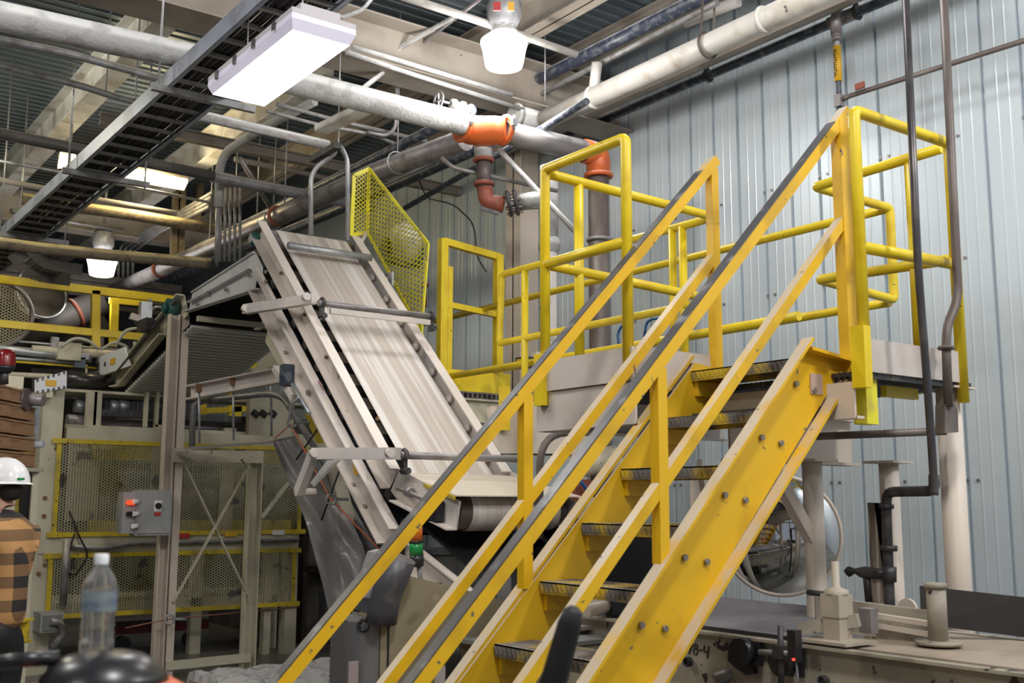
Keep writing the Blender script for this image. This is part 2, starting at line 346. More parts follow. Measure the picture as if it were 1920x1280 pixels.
for (x, y, r) in ((4.78, 2.96, .058), (4.42, 3.50, .05), (4.88, 3.38, .05), (4.83, 4.6, .05), (4.9, 4.75, .05)):
    part('column', MB().cyl((x, y, 0), (x, y, 2.2 if y < 3 else 1.86), r, 20).bb((x-.09, y-.09, (2.2 if y < 3 else 1.86)), (x+.09, y+.09, (2.21 if y < 3 else 1.872))), CRM, pf)
part('brace', MB().bar((4.42, 3.5, 1.45), (4.1, 3.5, 1.85), .05, .06), CRM, pf)
part('brace', MB().bar((4.83, 4.6, 1.5), (4.45, 4.3, 1.88), .03, .05), CRM, pf)
for (x, y) in ((3.99, 2.87), (3.44, 4.43)): part('rail_socket', MB().bb((x-.03, y-.035, 2.15), (x+.02, y+.035, 2.42)), YEL, pf)
part('rail_shoe', MB().bb((4.05, 2.90, 2.0), (4.13, 2.97, 2.2)), YEM, pf); part('rail_shoe', MB().bb((4.3, 2.97, 2.14), (4.55, 3.0, 2.19)), YEC, pf)

RR = .027
def railing(name, label, rails, posts, r=RR, grp='platform guard rails', m=None, rn='rail'):
    m = m or YEL; allp = [p for q in rails for p in q]; c = sum((V(p) for p in allp), V())/len(allp)
    t = thing(name, label, 'railing', (c.x, c.y, min([V(p).z for q in posts for p in q] or [c.z])), grp)
    for q in rails: part(rn, MB().tube(fil(q, .03, 3), r, 12), m, t)
    for q in posts: part('post', MB().tube(fil(q, .03, 3), r, 12), m, t)
    return t
A0 = V((3.45, 3.78, 0)); B0 = V((3.45, 4.42, 0))
def at(v, z): return V((v.x, v.y, z))
railing('guard_railing', 'yellow pipe guard rail at the platform corner left of the stair top', [
    [at(A0, 2.23), at(A0, 3.42), at(B0, 3.42), at(B0, 2.15)], [at(A0, 2.90), at(B0, 2.90)],
    [at(B0, 3.40), V((4.80, 4.50, 3.40)), V((4.84, 4.6, 3.40)), V((4.84, 6.75, 3.42)), V((4.84, 6.78, 2.88)), V((4.84, 4.6, 2.88)), V((4.8, 4.5, 2.88)), at(B0, 2.9)]],
    [[(3.70, 4.44, 3.4), (3.70, 4.44, 2.24)], [(4.84, 4.78, 3.4), (4.84, 4.78, 2.2)], [(4.84, 4.87, 3.4), (4.84, 4.87, 2.2)], [(4.84, 6.45, 3.4), (4.84, 6.45, 2.0)]])
C0 = V((4.01, 2.87, 0)); D0 = V((4.76, 2.87, 0))
t = railing('guard_railing', 'yellow pipe guard rail across the right end of the platform, under the two dark conduits', [
    [at(C0, 2.17), at(C0, 3.41), at(D0, 3.41), at(D0, 2.13)], [at(C0, 2.78), at(D0, 2.80)]], [])
E1 = V((4.84, 3.74, 0))
railing('guard_railing', 'yellow pipe guard rail on the wall side, jogging right of the tall stair post', [
    [(4.80, 2.93, 3.41), (4.84, 3.74, 3.41), (5.46, 3.69, 3.38), (5.46, 3.69, 2.83), (4.84, 3.74, 2.88), (4.80, 2.93, 2.84)]],
    [[(4.82, 3.13, 3.4), (4.82, 3.13, 2.2)]])
railing('walkway_railing', 'long yellow two-bar railing of the walkway along the ribbed wall', [
    [(5.46, 3.72, 2.82), (5.46, 4.0, 2.82), (5.46, 8.9, 2.80)], [(5.46, 3.72, 3.38), (5.46, 4.2, 3.38), (5.46, 9.2, 3.38)]],
    [[(5.46, 4.0, 3.38), (5.46, 4.0, 2.24)]], grp=None)
railing('walkway_railing', 'low yellow rail below the long wall railing, crossing behind the platform corner rail', [
    [(4.86, 3.9, 2.70), (4.9, 5.2, 2.70), (5.0, 8.2, 2.72)]], [[(4.88, 4.95, 2.7), (4.88, 4.95, 2.2)]], grp=None)
solo('walkway_deck', MB().bb((4.98, 2.9, 2.16), (6.4, 3.0, 2.22)).bb((4.98, 3.0, 2.18), (5.0, 9, 2.24)), CRM, 'thin beige edge of the wall walkway behind the platform', 'walkway') if False else None

# yellow gate frame and its landing (behind the conveyor top)
g = thing('safety_gate', 'rectangular yellow gate frame with one mid bar standing behind the conveyor', 'gate', (5.3, 7.9, 2.5))
x0, x1 = 5.02, 5.62
part('post', MB().bb((x0-.035, 7.86, 2.4), (x0+.035, 7.93, 3.96)), YEL, g); part('post', MB().bb((x1-.035, 7.86, 2.5), (x1+.035, 7.93, 3.90)), YEL, g)
part('post', MB().bb((x0+.05, 7.88, 2.4), (x0+.10, 7.94, 3.72)), YEL, g, 'flat bar welded to the left post')
part('rail', MB().bar((x0, 7.9, 3.94), (x1, 7.9, 3.88), .06, .06), YEL, g); part('rail', MB().bar((x0, 7.9, 3.38), (x1, 7.9, 3.34), .05, .05), YEL, g)
ld = thing('landing', 'small landing with yellow kick plate and grating edge beside the conveyor top', 'platform', (5.2, 7.8, 1.9))
part('kick_plate', MB().bb((4.7, 7.70, 2.60), (5.62, 7.72, 2.78)), YEL, ld)
m = MB(); x = 4.7
while x < 5.6: m.bb((x, 7.68, 2.54), (x+.012, 7.9, 2.59)); x += .05
m.bb((4.7, 7.68, 2.585), (5.62, 7.70, 2.595)); m.bb((4.7, 7.68, 2.535), (5.62, 7.70, 2.545)); part('grating_edge', m, GRY, ld)
part('edge_beam', MB().chan((4.6, 7.66, 2.43), (5.62, 7.66, 2.43), (0, -1, 0), .2, .05), CRG, ld)
part('pan', MB().bb((4.7, 7.7, 2.30), (5.6, 8.4, 2.33)), CRG, ld)
b = thing('machine_housing', 'beige sheet housing behind the foot of the belt conveyor', 'machine', (4.3, 6.2, 0))
q = [P(920, 762, y=6.5), P(1030, 750, y=6.5), P(1060, 850, y=6.5), P(925, 850, y=6.5)]
part('side_panel', MB().prism(q, Y*.05), CRM, b)
part('duct', MB().bb((4.62, 6.52, 2.03), (5.6, 6.9, 2.2)), CRM, b); part('grey_panel', MB().bb((4.62, 6.4, 1.6), (5.4, 6.9, 2.0)), TEAL, b)
part('bracket', MB().bb((4.63, 6.44, 2.18), (4.70, 6.49, 2.50)).cyl((4.63, 6.44, 2.4), (4.63, 6.42, 2.4), .02, 8), YEL, b)
part('arch_pipe', MB().tube(fil([P(1012, 1010, y=5.4), P(1012, 812, y=5.4), P(1190, 808, y=5.4)], .22, 7), .024, 12), GRB, b)
part('cylinder', MB().cyl(P(1085, 870, y=5.6), P(1150, 860, y=5.6), .09, 20), CRD, b); part('valve_block', MB().box(P(1085, 930, y=5.6), (.14, .1, .22)), RST, b)
part('hose', MB().tube(fil([P(1080, 890, y=5.5), P(1098, 915, y=5.5), P(1110, 925, y=5.5)], .1), .012), mat('blue_hose', (.02, .10, .3), .4), b)
# ================================================================== BELT CONVEYOR (upper, sandwich belt)
XL, XR = 3.6, 4.5
BEL = mat('belt_tan', (.50, .43, .37), .55, c2=(.70, .66, .62), ns=9, lo=.42, hi=.62, stretch=(2.2, .05, .05), chips=None)
nt = BEL.node_tree
def Lp(px, py): return P(px, py, x=XL)
bc = thing('belt_conveyor', 'steep belt conveyor with a streaked tan belt between cream side channels', 'conveyor', (4.05, 7.3, 0))
def edge(y): return 1.87+(y-6.16)*(4.02-1.87)/(8.49-6.16)           # top line of the side channel in (y,z)
sl = (4.02-1.87)/(8.49-6.16); dv = V((0, 1, sl)).normalized(); nv = V((0, -sl, 1)).normalized()
up_ = lambda x, y: V((x, y, edge(y)))
def sidech(x, out, lab):
    a, b_ = up_(x, 6.16), up_(x, 8.49); w = .175
    m = MB().prism([a+X*out*.0, b_, b_-nv*w, a-nv*w-dv*.02], X*(-.010*out))
    m.prism([a, b_, b_-nv*.01, a-nv*.01], X*out*.07); m.prism([a-nv*w, b_-nv*w, b_-nv*(w-.01), a-nv*(w-.01)], X*out*.07)
    e = [a, V((x, 5.44, 1.66)), V((x, 5.48, 1.49)), V((x, 6.16, 1.66)), a-nv*w]; m.prism(e, X*(-.010*out)); m.prism([e[2], e[3], e[3]+Z*.01, e[2]+Z*.01], X*out*.07)
    return part('side_channel', m, CRW, bc, lab)
sc = sidech(XL, -1, 'left side channel with rust-stained bolts'); sr = sidech(XR, -1, 'right side channel')
for (px, py) in ((574, 590), (615, 670), (530, 512), (530, 487), (650, 716), (704, 808), (712, 785)):
    p = Lp(px, py); part('rusty_bolt', MB().cyl(p-X*.008, p-X*.026, .014, 8), RSB, sc)
part('patch_plate', MB().prism([Lp(628, 686)-X*.02, Lp(637, 690)-X*.02, Lp(637, 710)-X*.02, Lp(627, 702)-X*.02], X*.01), CRM, sc)
for a, mm in (((684, 779, 698, 800), LBY), ((664, 870, 682, 892), LBY)):
    p = [Lp(a[0], a[1]), Lp(a[2]-2, a[1]+3), Lp(a[2], a[3]), Lp(a[0]+2, a[3]-3)]
    part('warning_label', MB().prism([q-X*.013 for q in p], X*.002), mm, sc, 'faded label')
for k in range(9):
    yy = 6.35+k*.25; p = up_(XR, yy)-nv*.10-X*.01
    part('return_roller_end', MB().cyl(p, p-X*.035, .028, 12), CRW, sr)
# belt: flat upper run, wraps the two pulleys
x0, x1 = 3.74, 4.42; off = -.085
def bl(y, o=off): return V((0, y, edge(y)))+nv*o
sec = []; y0, y1 = 6.1, 8.50; rp = .11
c1 = bl(y1)-nv*rp
for k in range(13): yy = y0+(y1-y0)*k/12; sec.append(bl(yy))
for k in range(1, 11): a = math.pi*k/10; sec.append(c1+nv*rp*math.cos(a)+dv*rp*math.sin(a))
sec.append(bl(y0, off-2*rp)+dv*.2)
c2 = V((0, 5.62, 1.60)); sec2 = [bl(y0)]
sec2 += [c2+V((0, math.sin(-a)*.12, math.cos(a)*.12)) for a in [math.pi*k/10 for k in range(0, 11)]]; sec2 += [bl(y0, off-2*rp)+dv*.2]
def ribbon(m, sec, x0, x1, th=.006):
    n = len(sec); vs = []
    for p in sec: vs += [V((x0, p.y, p.z)), V((x1, p.y, p.z))]
    return m.add(vs, [(2*i, 2*i+2, 2*i+3, 2*i+1) for i in range(n-1)], True)
bo = part('belt', ribbon(ribbon(MB(), sec, x0, x1), sec2, x0, x1), BEL, bc)
part('head_pulley', MB().cyl((3.66, c1.y, c1.z), (4.48, c1.y, c1.z), rp-.008, 24), GRY, bc)
part('tail_pulley', MB().cyl((3.66, c2.y, c2.z), (4.48, c2.y, c2.z), .11, 24), GRB, bc)
hp = c1+X*3.56
part('bearing', MB().lathe(hp-X*.0+Z*.0, [(.0, -.02), (.055, -.02), (.06, .0), (.06, .05)], 20, (1, 0, 0)), GRE, bc, 'dark green shaft bearing')
part('shaft_cap', MB().cyl(hp-X*.03, hp+X*.0, .035, 16), GAL, bc)
# snub / top roller bar, two clamp rods with swing arms
a = P(540, 460, x=3.68); part('top_bar', MB().cyl(a, (4.46, a.y, a.z), .032, 16), GAL, bc)
for lab, (py, px, pr), arm in (('upper clamp rod', (567, 592, 775), 'upper'), ('lower clamp rod', (853, 745, 950), 'lower')):
    a = P(px, py, x=3.5); 
    q = part('clamp_rod', MB().cyl((3.52, a.y, a.z), (4.52, a.y, a.z), .024, 14), GRY, bc, lab)
    for xx in (3.55, 4.51): part('rod_clamp', MB().torus((xx, a.y, a.z), X, .035, .014, 16, 6).bb((xx-.015, a.y-.02, a.z-.10), (xx+.015, a.y+.02, a.z-.03)).cyl((xx, a.y-.06, a.z-.10), (xx, a.y+.02, a.z-.10), .022, 10), DRK, q)
    if arm == 'upper':
        e0 = P(460, 580, x=3.3); e1 = P(590, 560, x=3.52); part('frame_bar', MB().bar((3.62, a.y+.0, a.z-.05), (4.5, a.y, a.z-.05), .03, .04), CRW, bc)
        s = part('swing_arm', MB().bar(e0, e1, .06, .075), CRW, bc, 'cream swing arm with a small red label')
    else:
        e0 = P(588, 850, x=3.2); e1 = P(748, 850, x=3.5); s = part('swing_arm', MB().bar(e0, e1, .06, .075), CRW, bc, 'cream swing arm with a small red label')
        e2 = P(560, 922, x=3.2); part('arm_link', MB().bar(e0, e2, .05, .07), CRW, s); part('cross_pin', MB().cyl(e2-X*.02, e2+X*.12, .028, 12), CRW, s)
        part('brace_plate', MB().prism([P(640, 862, x=3.35), P(590, 912, x=3.3), P(583, 905, x=3.3), P(615, 862, x=3.35)], Y*.01), CRW, s)
    part('pivot_bolt', MB().cyl(e0-X*.02-Y*.02, e0-X*.02-Y*.06, .028, 10), CRW, s); part('pivot_bolt', MB().cyl(e1-X*.09-Y*.02, e1-X*.09-Y*.06, .03, 10), CRW, s)
    c = lerp(e0, e1, .5)-Y*.034; tt = (e1-e0).normalized()
    part('red_label', MB().bar(c-tt*.05, c-tt*.0, .004, .028), LBR, s); part('grey_label', MB().bar(c+tt*.005, c+tt*.04, .004, .02), GRY, s)
# cover plate over the tail pulley
pa = [P(757, 888, x=3.66), P(985, 890, x=4.52), V((4.52, 5.42, 1.69)), V((3.56, 5.42, 1.69))]
part('cover_plate', MB().prism([pa[0], V((4.52, pa[0].y, pa[0].z)), pa[2], pa[3]], Z*.008), mat('cover_cream', (.70, .62, .50), .4), bc)
part('cover_edge', MB().bar(pa[0]-Z*.01-X*.01, pa[3]-Z*.01-X*.01, .012, .022), YEC, bc, 'yellow edge strip of the cover')
part('end_panel', MB().bb((4.5, 5.35, 1.40), (4.62, 5.42, 1.69)), CRM, bc)
p = Lp(795, 925)-X*.04; part('take_up_screw', MB().cyl(Lp(755, 915)-X*.04, Lp(830, 945)-X*.04, .014, 10).cyl(Lp(775, 920)-X*.04, Lp(781, 924)-X*.04, .035, 6), GRY, bc)
part('tail_bearing', MB().box((3.56, 5.68, 1.60), (.06, .17, .12)), BLP, bc)
# lower (carrying) belt line that turns level at the top and drops away behind
lc = thing('under_conveyor', 'cream channel conveyor under the steep belt, levelling out then dropping to the left', 'conveyor', (3.9, 9, 0))
F2 = [P(748, 991, x=XL), P(643, 800, x=XL), P(527, 582, x=XL), P(486, 503, x=XL)]; G2 = [P(724, 1020, x=XL), P(609, 800, x=XL), P(499, 588, x=XL), P(478, 545, x=XL)]
for xx, lb in ((XL, 'left inclined channel'), (XR+.05, 'right inclined channel')):
    sh = X*(xx-XL); m = MB()
    for i in range(3):
        a, b_, c, e = F2[i]+sh, F2[i+1]+sh, G2[i+1]+sh, G2[i]+sh; m.prism([a, b_, c, e], X*.01)
        m.prism([a, b_, b_-nv*.012, a-nv*.012], X*-.07); m.prism([e, c, c+nv*.012, e+nv*.012], X*-.07)
    part('inclined_channel', m, CRW, lc, lb)
    H = [P(491, 500, x=XL), P(478, 474, x=XL), P(361, 549, x=XL), P(353, 586, x=XL), P(491, 543, x=XL)]
    m = MB().prism([p+sh for p in H], X*.01); mid0, mid1 = H[1]+sh-Z*.13, H[2]+sh-Z*.09
    m.prism([mid0, mid1, mid1-Z*.01, mid0-Z*.01], X*-.05); m.prism([H[3]+sh, H[4]+sh, H[4]+sh+Z*.01, H[3]+sh+Z*.01], X*-.06); m.prism([H[1]+sh, H[2]+sh, H[2]+sh+Z*.01, H[1]+sh+Z*.01], X*-.02)
    part('level_channel', m, mat('white_steel', (.60, .60, .60), .4, c2=(.50, .50, .51), ns=2, chips=(.2, .12, .08), cth=.73), lc)
    D = [P(345, 553, x=XL), P(232, 690, x=XL), P(172, 703, x=XL), P(190, 730, x=XL), P(234, 722, x=XL), P(312, 627, x=XL), P(353, 590, x=XL)]
    m = MB()
    for (i, j, k_, l) in ((0, 1, 4, 5), (1, 2, 3, 4), (0, 5, 6, 6)):
        q = [D[i]+sh, D[j]+sh, D[k_]+sh, D[l]+sh]; q = q[:3] if k_ == l else q; m.prism(q, X*.01)
    for i, j in ((0, 1), (1, 2), (5, 4), (4, 3)): m.bar(D[i]+sh-X*.04, D[j]+sh-X*.04, .08, .015)
    part('descending_channel', m, CRG, lc)
part('belt', ribbon(MB(), [p-nv*.06 for p in F2]+[F2[3]+V((0, .1, .02)), P(361, 549, x=XL)-Z*.03, P(232, 690, x=XL)-Z*.03, P(172, 703, x=XL)-Z*.03], XL+.03, XR), BLK, lc)
for k in range(12):
    p = lerp(F2[0], F2[3], k/11)-nv*-.03; part('carry_roller', MB().cyl(p+X*.02, p+X*.88, .045, 10), BLK, lc)
for (px, py) in ((620, 908), (633, 950), (655, 990), (537, 625), (648, 800), (560, 640)):
    p = Lp(px-40 if py < 700 else px+60, py); 
for (px, py) in ((504, 510), (504, 528), (470, 516), (428, 543), (395, 552), (375, 572), (540, 662), (583, 735), (622, 850), (668, 910), (690, 950), (700, 985), (712, 1000)):
    p = Lp(px, py)-X*.015; part('bolt', MB().cyl(p, p-X*.02, .018, 8), BOL, lc)
q = [Lp(600, 712)-X*.01, Lp(607, 722)-X*.01, Lp(607, 750)-X*.01, Lp(592, 728)-X*.01]
part('warning_label', MB().prism(q, X*.003), mat('label_faded_red', (.35, .2, .19), .5), lc)
part('conduit', MB().tube(fil([Lp(350, 562)-X*.09, Lp(300, 622)-X*.09, Lp(222, 715)-X*.09, Lp(175, 735)-X*.09, Lp(120, 733)-X*.09], .1), .022, 10), DRK, lc, 'dark flexible conduit along the frame')
part('junction_box', MB().box(Lp(296, 612)-X*.12, (.1, .3, .12)), DRK, lc); part('sensor_bracket', MB().box(Lp(178, 712)-X*.1, (.06, .2, .12)).cyl(Lp(178, 735)-X*.1, Lp(178, 685)-X*.1, .015), GRY, lc)
part('motor', MB().cyl(Lp(335, 580)-X*.12, Lp(335, 580)-X*.02, .10, 16).cyl(Lp(335, 580)-X*.16, Lp(335, 580)-X*.12, .05, 12), GRE, lc, 'dark green motor at the bend')
# ribbed pan under the descending run
m = MB(); a0, a1 = P(358, 600, x=XL), P(232, 727, x=XL); m2 = MB()
for k in range(26):
    p = lerp(a0, a1, k/25)-Z*.07; m.bar(p, p+X*1.0, .035, .03, (0, .6, 1))
m2.prism([a0-Z*.03, a0+X*1.0-Z*.03, a1+X*1.0-Z*.03, a1-Z*.03], Z*-.01); part('pan', m2, BLK, lc); part('pan_ribs', m, mat('pan_grey', (.55, .54, .48), .5), lc)
m = MB(); b0, b1 = P(502, 612, x=4.62), P(385, 722, x=4.62); m.bar(b0-Z*.12, b1-Z*.12, .05, .05)
for k in range(30): p = lerp(b0, b1, k/29); m.bar(p, p-Z*.16+Y*-.10, .012, .03)
part('slat_side', m, CRG, lc); part('cross_bar', MB().bar(P(205, 668, x=3.6), P(205, 668, x=3.6)+X*1.6, .06, .1), CRG, lc); part('cross_bar', MB().bar(P(370, 597, x=3.6), P(370, 597, x=3.6)+X*1.0, .05, .05), CRG, lc)
part('side_leaf', MB().prism([Lp(505, 605), Lp(497, 640), Lp(526, 690), Lp(536, 680)], X*.01), YEC if False else CRG, lc, 'yellowish cream guard plate')
# white deflector sheets low on the descending run
for q, lb in (([(245, 685), (187, 705), (187, 668), (233, 650)], 'white notched plate'), ([(125, 695), (65, 712), (65, 738), (125, 727)], 'white notched side plate with yellow sticker')):
    lf = 'side' in lb; a = [P(u, v, y=11.2) if lf else P(u, v, x=3.5) for u, v in q]; s = solo('deflector_plate', MB().prism(a, Y*.01 if lf else X*.01), mat('white_sheet', (.72, .73, .75), .4), lb+(' beside the conveyor foot' if 'sticker' not in lb else ' at the left end of the descending conveyor'), 'plate')
    c = sum(a, V())/4
    if lf:
        part('foot', MB().bb((c.x-.03, c.y+.01, 2.66), (c.x+.03, c.y+.16, c.z)), CRG, s)
        part('sticker', MB().box(c-Y*.006, (.10, .004, .06)), LBY, s)
        for k in range(6):
            for e, f in ((a[0], a[1]), (a[3], a[2])): part('notch', MB().box(lerp(e, f, (k+.5)/6)-Y*.006+(c-lerp(e, f, .5))*.12, (.02, .004, .03)), DRK, s)
    else: part('sticker', MB().box(c-X*.006, (.004, .18, .07)), LBY, s); part('slots', MB().box(c+Y*.3-X*.006, (.004, .05, .05)), DRK, s)
# expanded metal guard at the head pulley
gd = thing('pulley_guard', 'yellow expanded metal guard over the head pulley drive', 'guard', (4.62, 8, 3.1))
q = [P(692, 316, x=4.66), P(803, 457, x=4.66), P(790, 626, x=4.66), P(688, 434, x=4.66)]
def framed(m, q, w, t, nrm):
    for i in range(len(q)): m.bar(q[i], q[(i+1) % len(q)], t, w, (V(q[(i+1) % len(q)])-V(q[i])).normalized().cross(nrm))
    return m
part('guard_panel', MB().diamonds(q, Y, Z, .115, .36, .009), YEM, gd); part('panel_frame', framed(MB(), q, .028, .012, X), YEM, gd)
yb = q[0].y; q2 = [P(664, 329, y=yb), P(692, 318, y=yb), P(688, 434, y=yb), P(659, 442, y=yb)]; q2[1] = q[0]; q2[2] = q[3]
part('side_panel', MB().diamonds(q2, X, Z, .05, .8, .007), YEM, gd); part('side_frame', framed(MB(), q2, .035, .012, Y), YEM, gd)
part('foot_bracket', MB().bar(q[2], q[2]-Z*.12-X*.05, .05, .02, (1, 0, 0)).box(q[2]-Z*.12-X*.05, (.12, .08, .05)), YEM, gd)
part('strut', MB().bar(q[3], q[3]-Z*.15-X*.08, .03, .03), CRW, gd)
mo = thing('drive_motor', 'dark green drive motor behind the yellow guard', 'motor', (4.8, 8.2, 3.3)); mb_ = P(722, 470, x=4.9)
part('motor_body', MB().cyl(mb_, mb_+X*.35, .13, 20), GRE, mo); part('gear_housing', MB().lathe(P(748, 455, x=4.95), [(0, -.05), (.15, -.05), (.22, .05), (.16, .16), (.0, .16)], 20, X), WHD, mo)
br = thing('bearing_bracket', 'steel bearing bracket bolted to the right conveyor channel', 'bracket', (4.55, 7.9, 3.4)); a = P(728, 525, x=4.55)
part('plate', MB().box(a, (.02, .16, .12)), GAL, br); part('bolt', MB().cyl(a-X*.03+Z*.02, a, .02, 8).cyl(a-X*.03-Z*.03+Y*.04, a-Z*.03+Y*.04, .02, 8), BOL, br)
rb = thing('red_valve', 'small red valve knob behind the yellow guard', 'valve', P(797, 550, x=5.0)); part('knob', MB().lathe(P(797, 540, x=5.0), [(0, 0), (.03, .01), (.035, .04), (0, .06)]), RST, rb); part('stem', MB().cyl(P(797, 575, x=5.0), P(797, 543, x=5.0), .015), RST, rb)

# lowest run: cream channel coming back under the stair with black belt and cylinder
lw = thing('feed_conveyor', 'white channel conveyor dropping to the right behind the cabinet, carrying a black belt', 'conveyor', (4.2, 5.3, 0))
ch = [P(640, 1000, y=5.6), P(790, 1000, y=5.6), P(1075, 1240, y=5.3), P(1040, 1260, y=5.3), P(760, 1080, y=5.6)]
A = P(770, 1035, y=5.7); B = P(1090, 1250, y=5.3)
A = P(765, 1020, x=3.6); B = P(1010, 1215, x=3.62)
part('channel', MB().chan(A-Z*.08, B-Z*.08, (-1, 0, 0), .22, .05), CRW, lw)
pn = [P(775, 975, x=3.68), P(985, 975, x=4.5), P(985, 1160, x=4.3), P(985, 1210, x=3.72)]
part('black_belt', MB().prism([A+X*.1+Z*.12, A+X*.95+Z*.12, B+X*.95+Z*.08, B+X*.1+Z*.05], Z*-.02), BLK, lw)
part('back_plate', MB().prism([A+X*.95+Z*.35, B+X*.95+Z*.55, B+X*.95-Z*.3, A+X*.95-Z*.3], X*.02), BLK, lw)
for t_ in (.3, .55, .75): p = lerp(A, B, t_)-Z*.08-X*.01; part('bolt', MB().cyl(p, p-X*.03, .018, 8), BOL, lw)
p = lerp(A, B, .42)-Z*.08-X*.015; part('warning_label', MB().box(p, (.004, .10, .09)), LBY, lw)
part('roller_bracket', MB().cyl(P(925, 1140, x=3.5), P(975, 1133, x=3.7), .035, 14).box(P(945, 1125, x=3.55), (.06, .05, .25)), GRY, lw, 'steel roller end bracket')
part('roller_cap', MB().cyl(P(915, 1142, x=3.48), P(928, 1140, x=3.5), .04, 14), BLP, lw)
part('leg', MB().bb((3.7, 6.15, 0), (3.78, 6.23, 1.5)), CRW, lw); part('leg', MB().bb((3.75, 5.2, 0), (3.83, 5.28, .9)), CRW, lw)
part('leg', MB().bb((4.45, 6.15, 0), (4.53, 6.23, 1.5)), CRW, lw)
# ================================================================== LAMPS
def emis(name, col, s):
    mt = mat(name, (.8, .8, .8), .4, emit=col, es=s); return mt
EMW = emis('lamp_lens_glow', (1, .97, .95), 9); EMR = emis('globe_glow', (1, .98, .97), 9); EMY = emis('old_tube_glow', (1, .86, .55), 3)
CLR = mat('clear_lens_edge', (.75, .72, .85), .25, emit=(.8, .75, 1), es=.15)
lx0, lx1, ly0, ly1, lz = 2.19, 2.56, 4.92, 6.10, 4.10
def frustum(a, b, c, d, z):
    o = [(a, c), (b, c), (b, d), (a, d)]; i = [(a+.02, c+.03), (b-.02, c+.03), (b-.02, d-.03), (a+.02, d-.03)]
    vs = [V((x, y, z+.05)) for x, y in o]+[V((x, y, z+.02)) for x, y in o]+[V((x, y, z-.032)) for x, y in i]+[V((x, y, z+.05)) for x, y in i]
    return MB().add(vs, [(4*r+k, 4*r+(k+1) % 4, 4*((r+1) % 4)+(k+1) % 4, 4*((r+1) % 4)+k) for r in range(4) for k in range(4)])
t = thing('vapor_tight_light', 'large bright rectangular lamp hanging below the cable ladder', 'lamp', (2.37, 5.5, lz))
part('lens', MB().prism([(lx0+.022, ly0+.032, lz-.031), (lx1-.022, ly0+.032, lz-.031), (lx1-.022, ly1-.032, lz-.031), (lx0+.022, ly1-.032, lz-.031)], Z*.05), EMW, t)
part('lens_edge', frustum(lx0, lx1, ly0, ly1, lz), CLR, t)
part('housing', MB().prism([(lx0, ly0, lz+.05), (lx1, ly0, lz+.05), (lx1, ly1, lz+.05), (lx0, ly1, lz+.05)], Z*.03).bb((lx0+.07, ly0+.05, lz+.08), (lx1-.07, ly1-.05, lz+.14)), mat('fixture_white', (.55, .52, .55), .5), t)
for k in range(4): part('clip', MB().bb((lx0-.012, ly0+.2+k*.27, lz+.02), (lx0+.002, ly0+.23+k*.27, lz+.07)), DRK, t)
for yy in (5.15, 5.9): part('hanger_wire', MB().tube([(2.37, yy, lz+.14), (2.37, yy+.05, 4.4), (2.37, yy+.05, 4.56)], .004, 6), GAL, t)
part('supply_cord', MB().tube(fil([P(620, 25, z=4.25), P(640, 34, z=4.3), P(680, 18, z=4.5), P(712, -20, z=4.8)], .1), .012, 8), WHD, t)
def globe(cx, cy, cz, R, label, name='high_bay_lamp'):
    t = thing(name, label, 'lamp', (cx, cy, cz)); s = R/.2
    part('globe', MB().lathe((cx, cy, cz), [(0, 0), (.13*s, .0), (.155*s, .01*s), (.165*s, .05*s), (.185*s, .16*s), (.2*s, .21*s), (.2*s, .235*s), (.17*s, .26*s), (.1*s, .27*s)], 32), EMR, t)
    part('collar', MB().lathe((cx, cy, cz), [(.11*s, .26*s), (.13*s, .27*s), (.12*s, .32*s), (.09*s, .33*s), (.09*s, .36*s)], 28), WHD, t)
    part('ballast_housing', MB().lathe((cx, cy, cz), [(.08*s, .35*s), (.12*s, .38*s), (.15*s, .44*s), (.155*s, .56*s), (.12*s, .64*s), (.05*s, .68*s), (.02*s, .7*s)], 8), mat('housing_grey', (.42, .42, .43), .4, m=.2, c2=(.3, .3, .32), ns=10), t)
    part('stem', MB().cyl((cx, cy, cz+.68*s), (cx, cy, 6.5), .02), GAL, t); return t
c = P(945, 127, z=5.3); g1 = globe(c.x, c.y, 5.3, .2, 'big bright round lamp with a grey housing near the top of the picture')
part('warning_sticker', MB().box(P(932, 12, d=8.75), (.06, .02, .07), (RT, FW, UP)), LBR, g1); part('shock_sticker', MB().box(P(958, 12, d=8.75), (.05, .02, .07), (RT, FW, UP)), LBY, g1)
c = P(190, 517, z=4.75); globe(c.x, c.y, 4.75, .2, 'small bright round lamp far back below the dusty yellow pipe')
def strip(q, z, label, m=EMY):
    a = [P(u, v, z=z) for u, v in q]; t = thing('strip_light', label, 'lamp', sum(a, V())/4, 'warm strip lights')
    part('lens', MB().prism(a, Z*.04), m, t); part('side_reflector', MB().prism([a[0], a[1], a[1]+Z*.18, a[0]+Z*.18], Y*.01), mat('glowing_reflector', (.55, .36, .08), .5, emit=(1, .6, .15), es=.35), t)  # reflector side glows faintly by itself, warm lamp light put into its material
    part('housing', MB().prism([p+Z*.05 for p in a], Z*.08), BMT, t); c_ = sum(a, V())/4; part('hanger_rod', MB().cyl(c_+Z*.1, at(c_, 6.5), .01, 6), GAL, t)
strip([(345, 357), (203, 332), (222, 316), (352, 342)], 5.6, 'long warm strip light glowing under the ceiling, right of the cable ladder')
strip([(139, 312), (108, 316), (112, 292), (142, 296)], 5.6, 'short piece of warm strip light seen left of the cable ladder')
def plight(x, y, z, e, col=(1, .97, .94), r=.15):
    l = bpy.data.lights.new('lamp_light', 'POINT'); l.shadow_soft_size = r; l.energy = e*1.5; l.color = col; o = bpy.data.objects.new('lamp_light', l); COL.objects.link(o); o.location = (x, y, z)
c = P(945, 127, z=5.3); plight(c.x, c.y, 5.1, 50); plight(2.37, 5.5, 3.8, 17, r=.12)
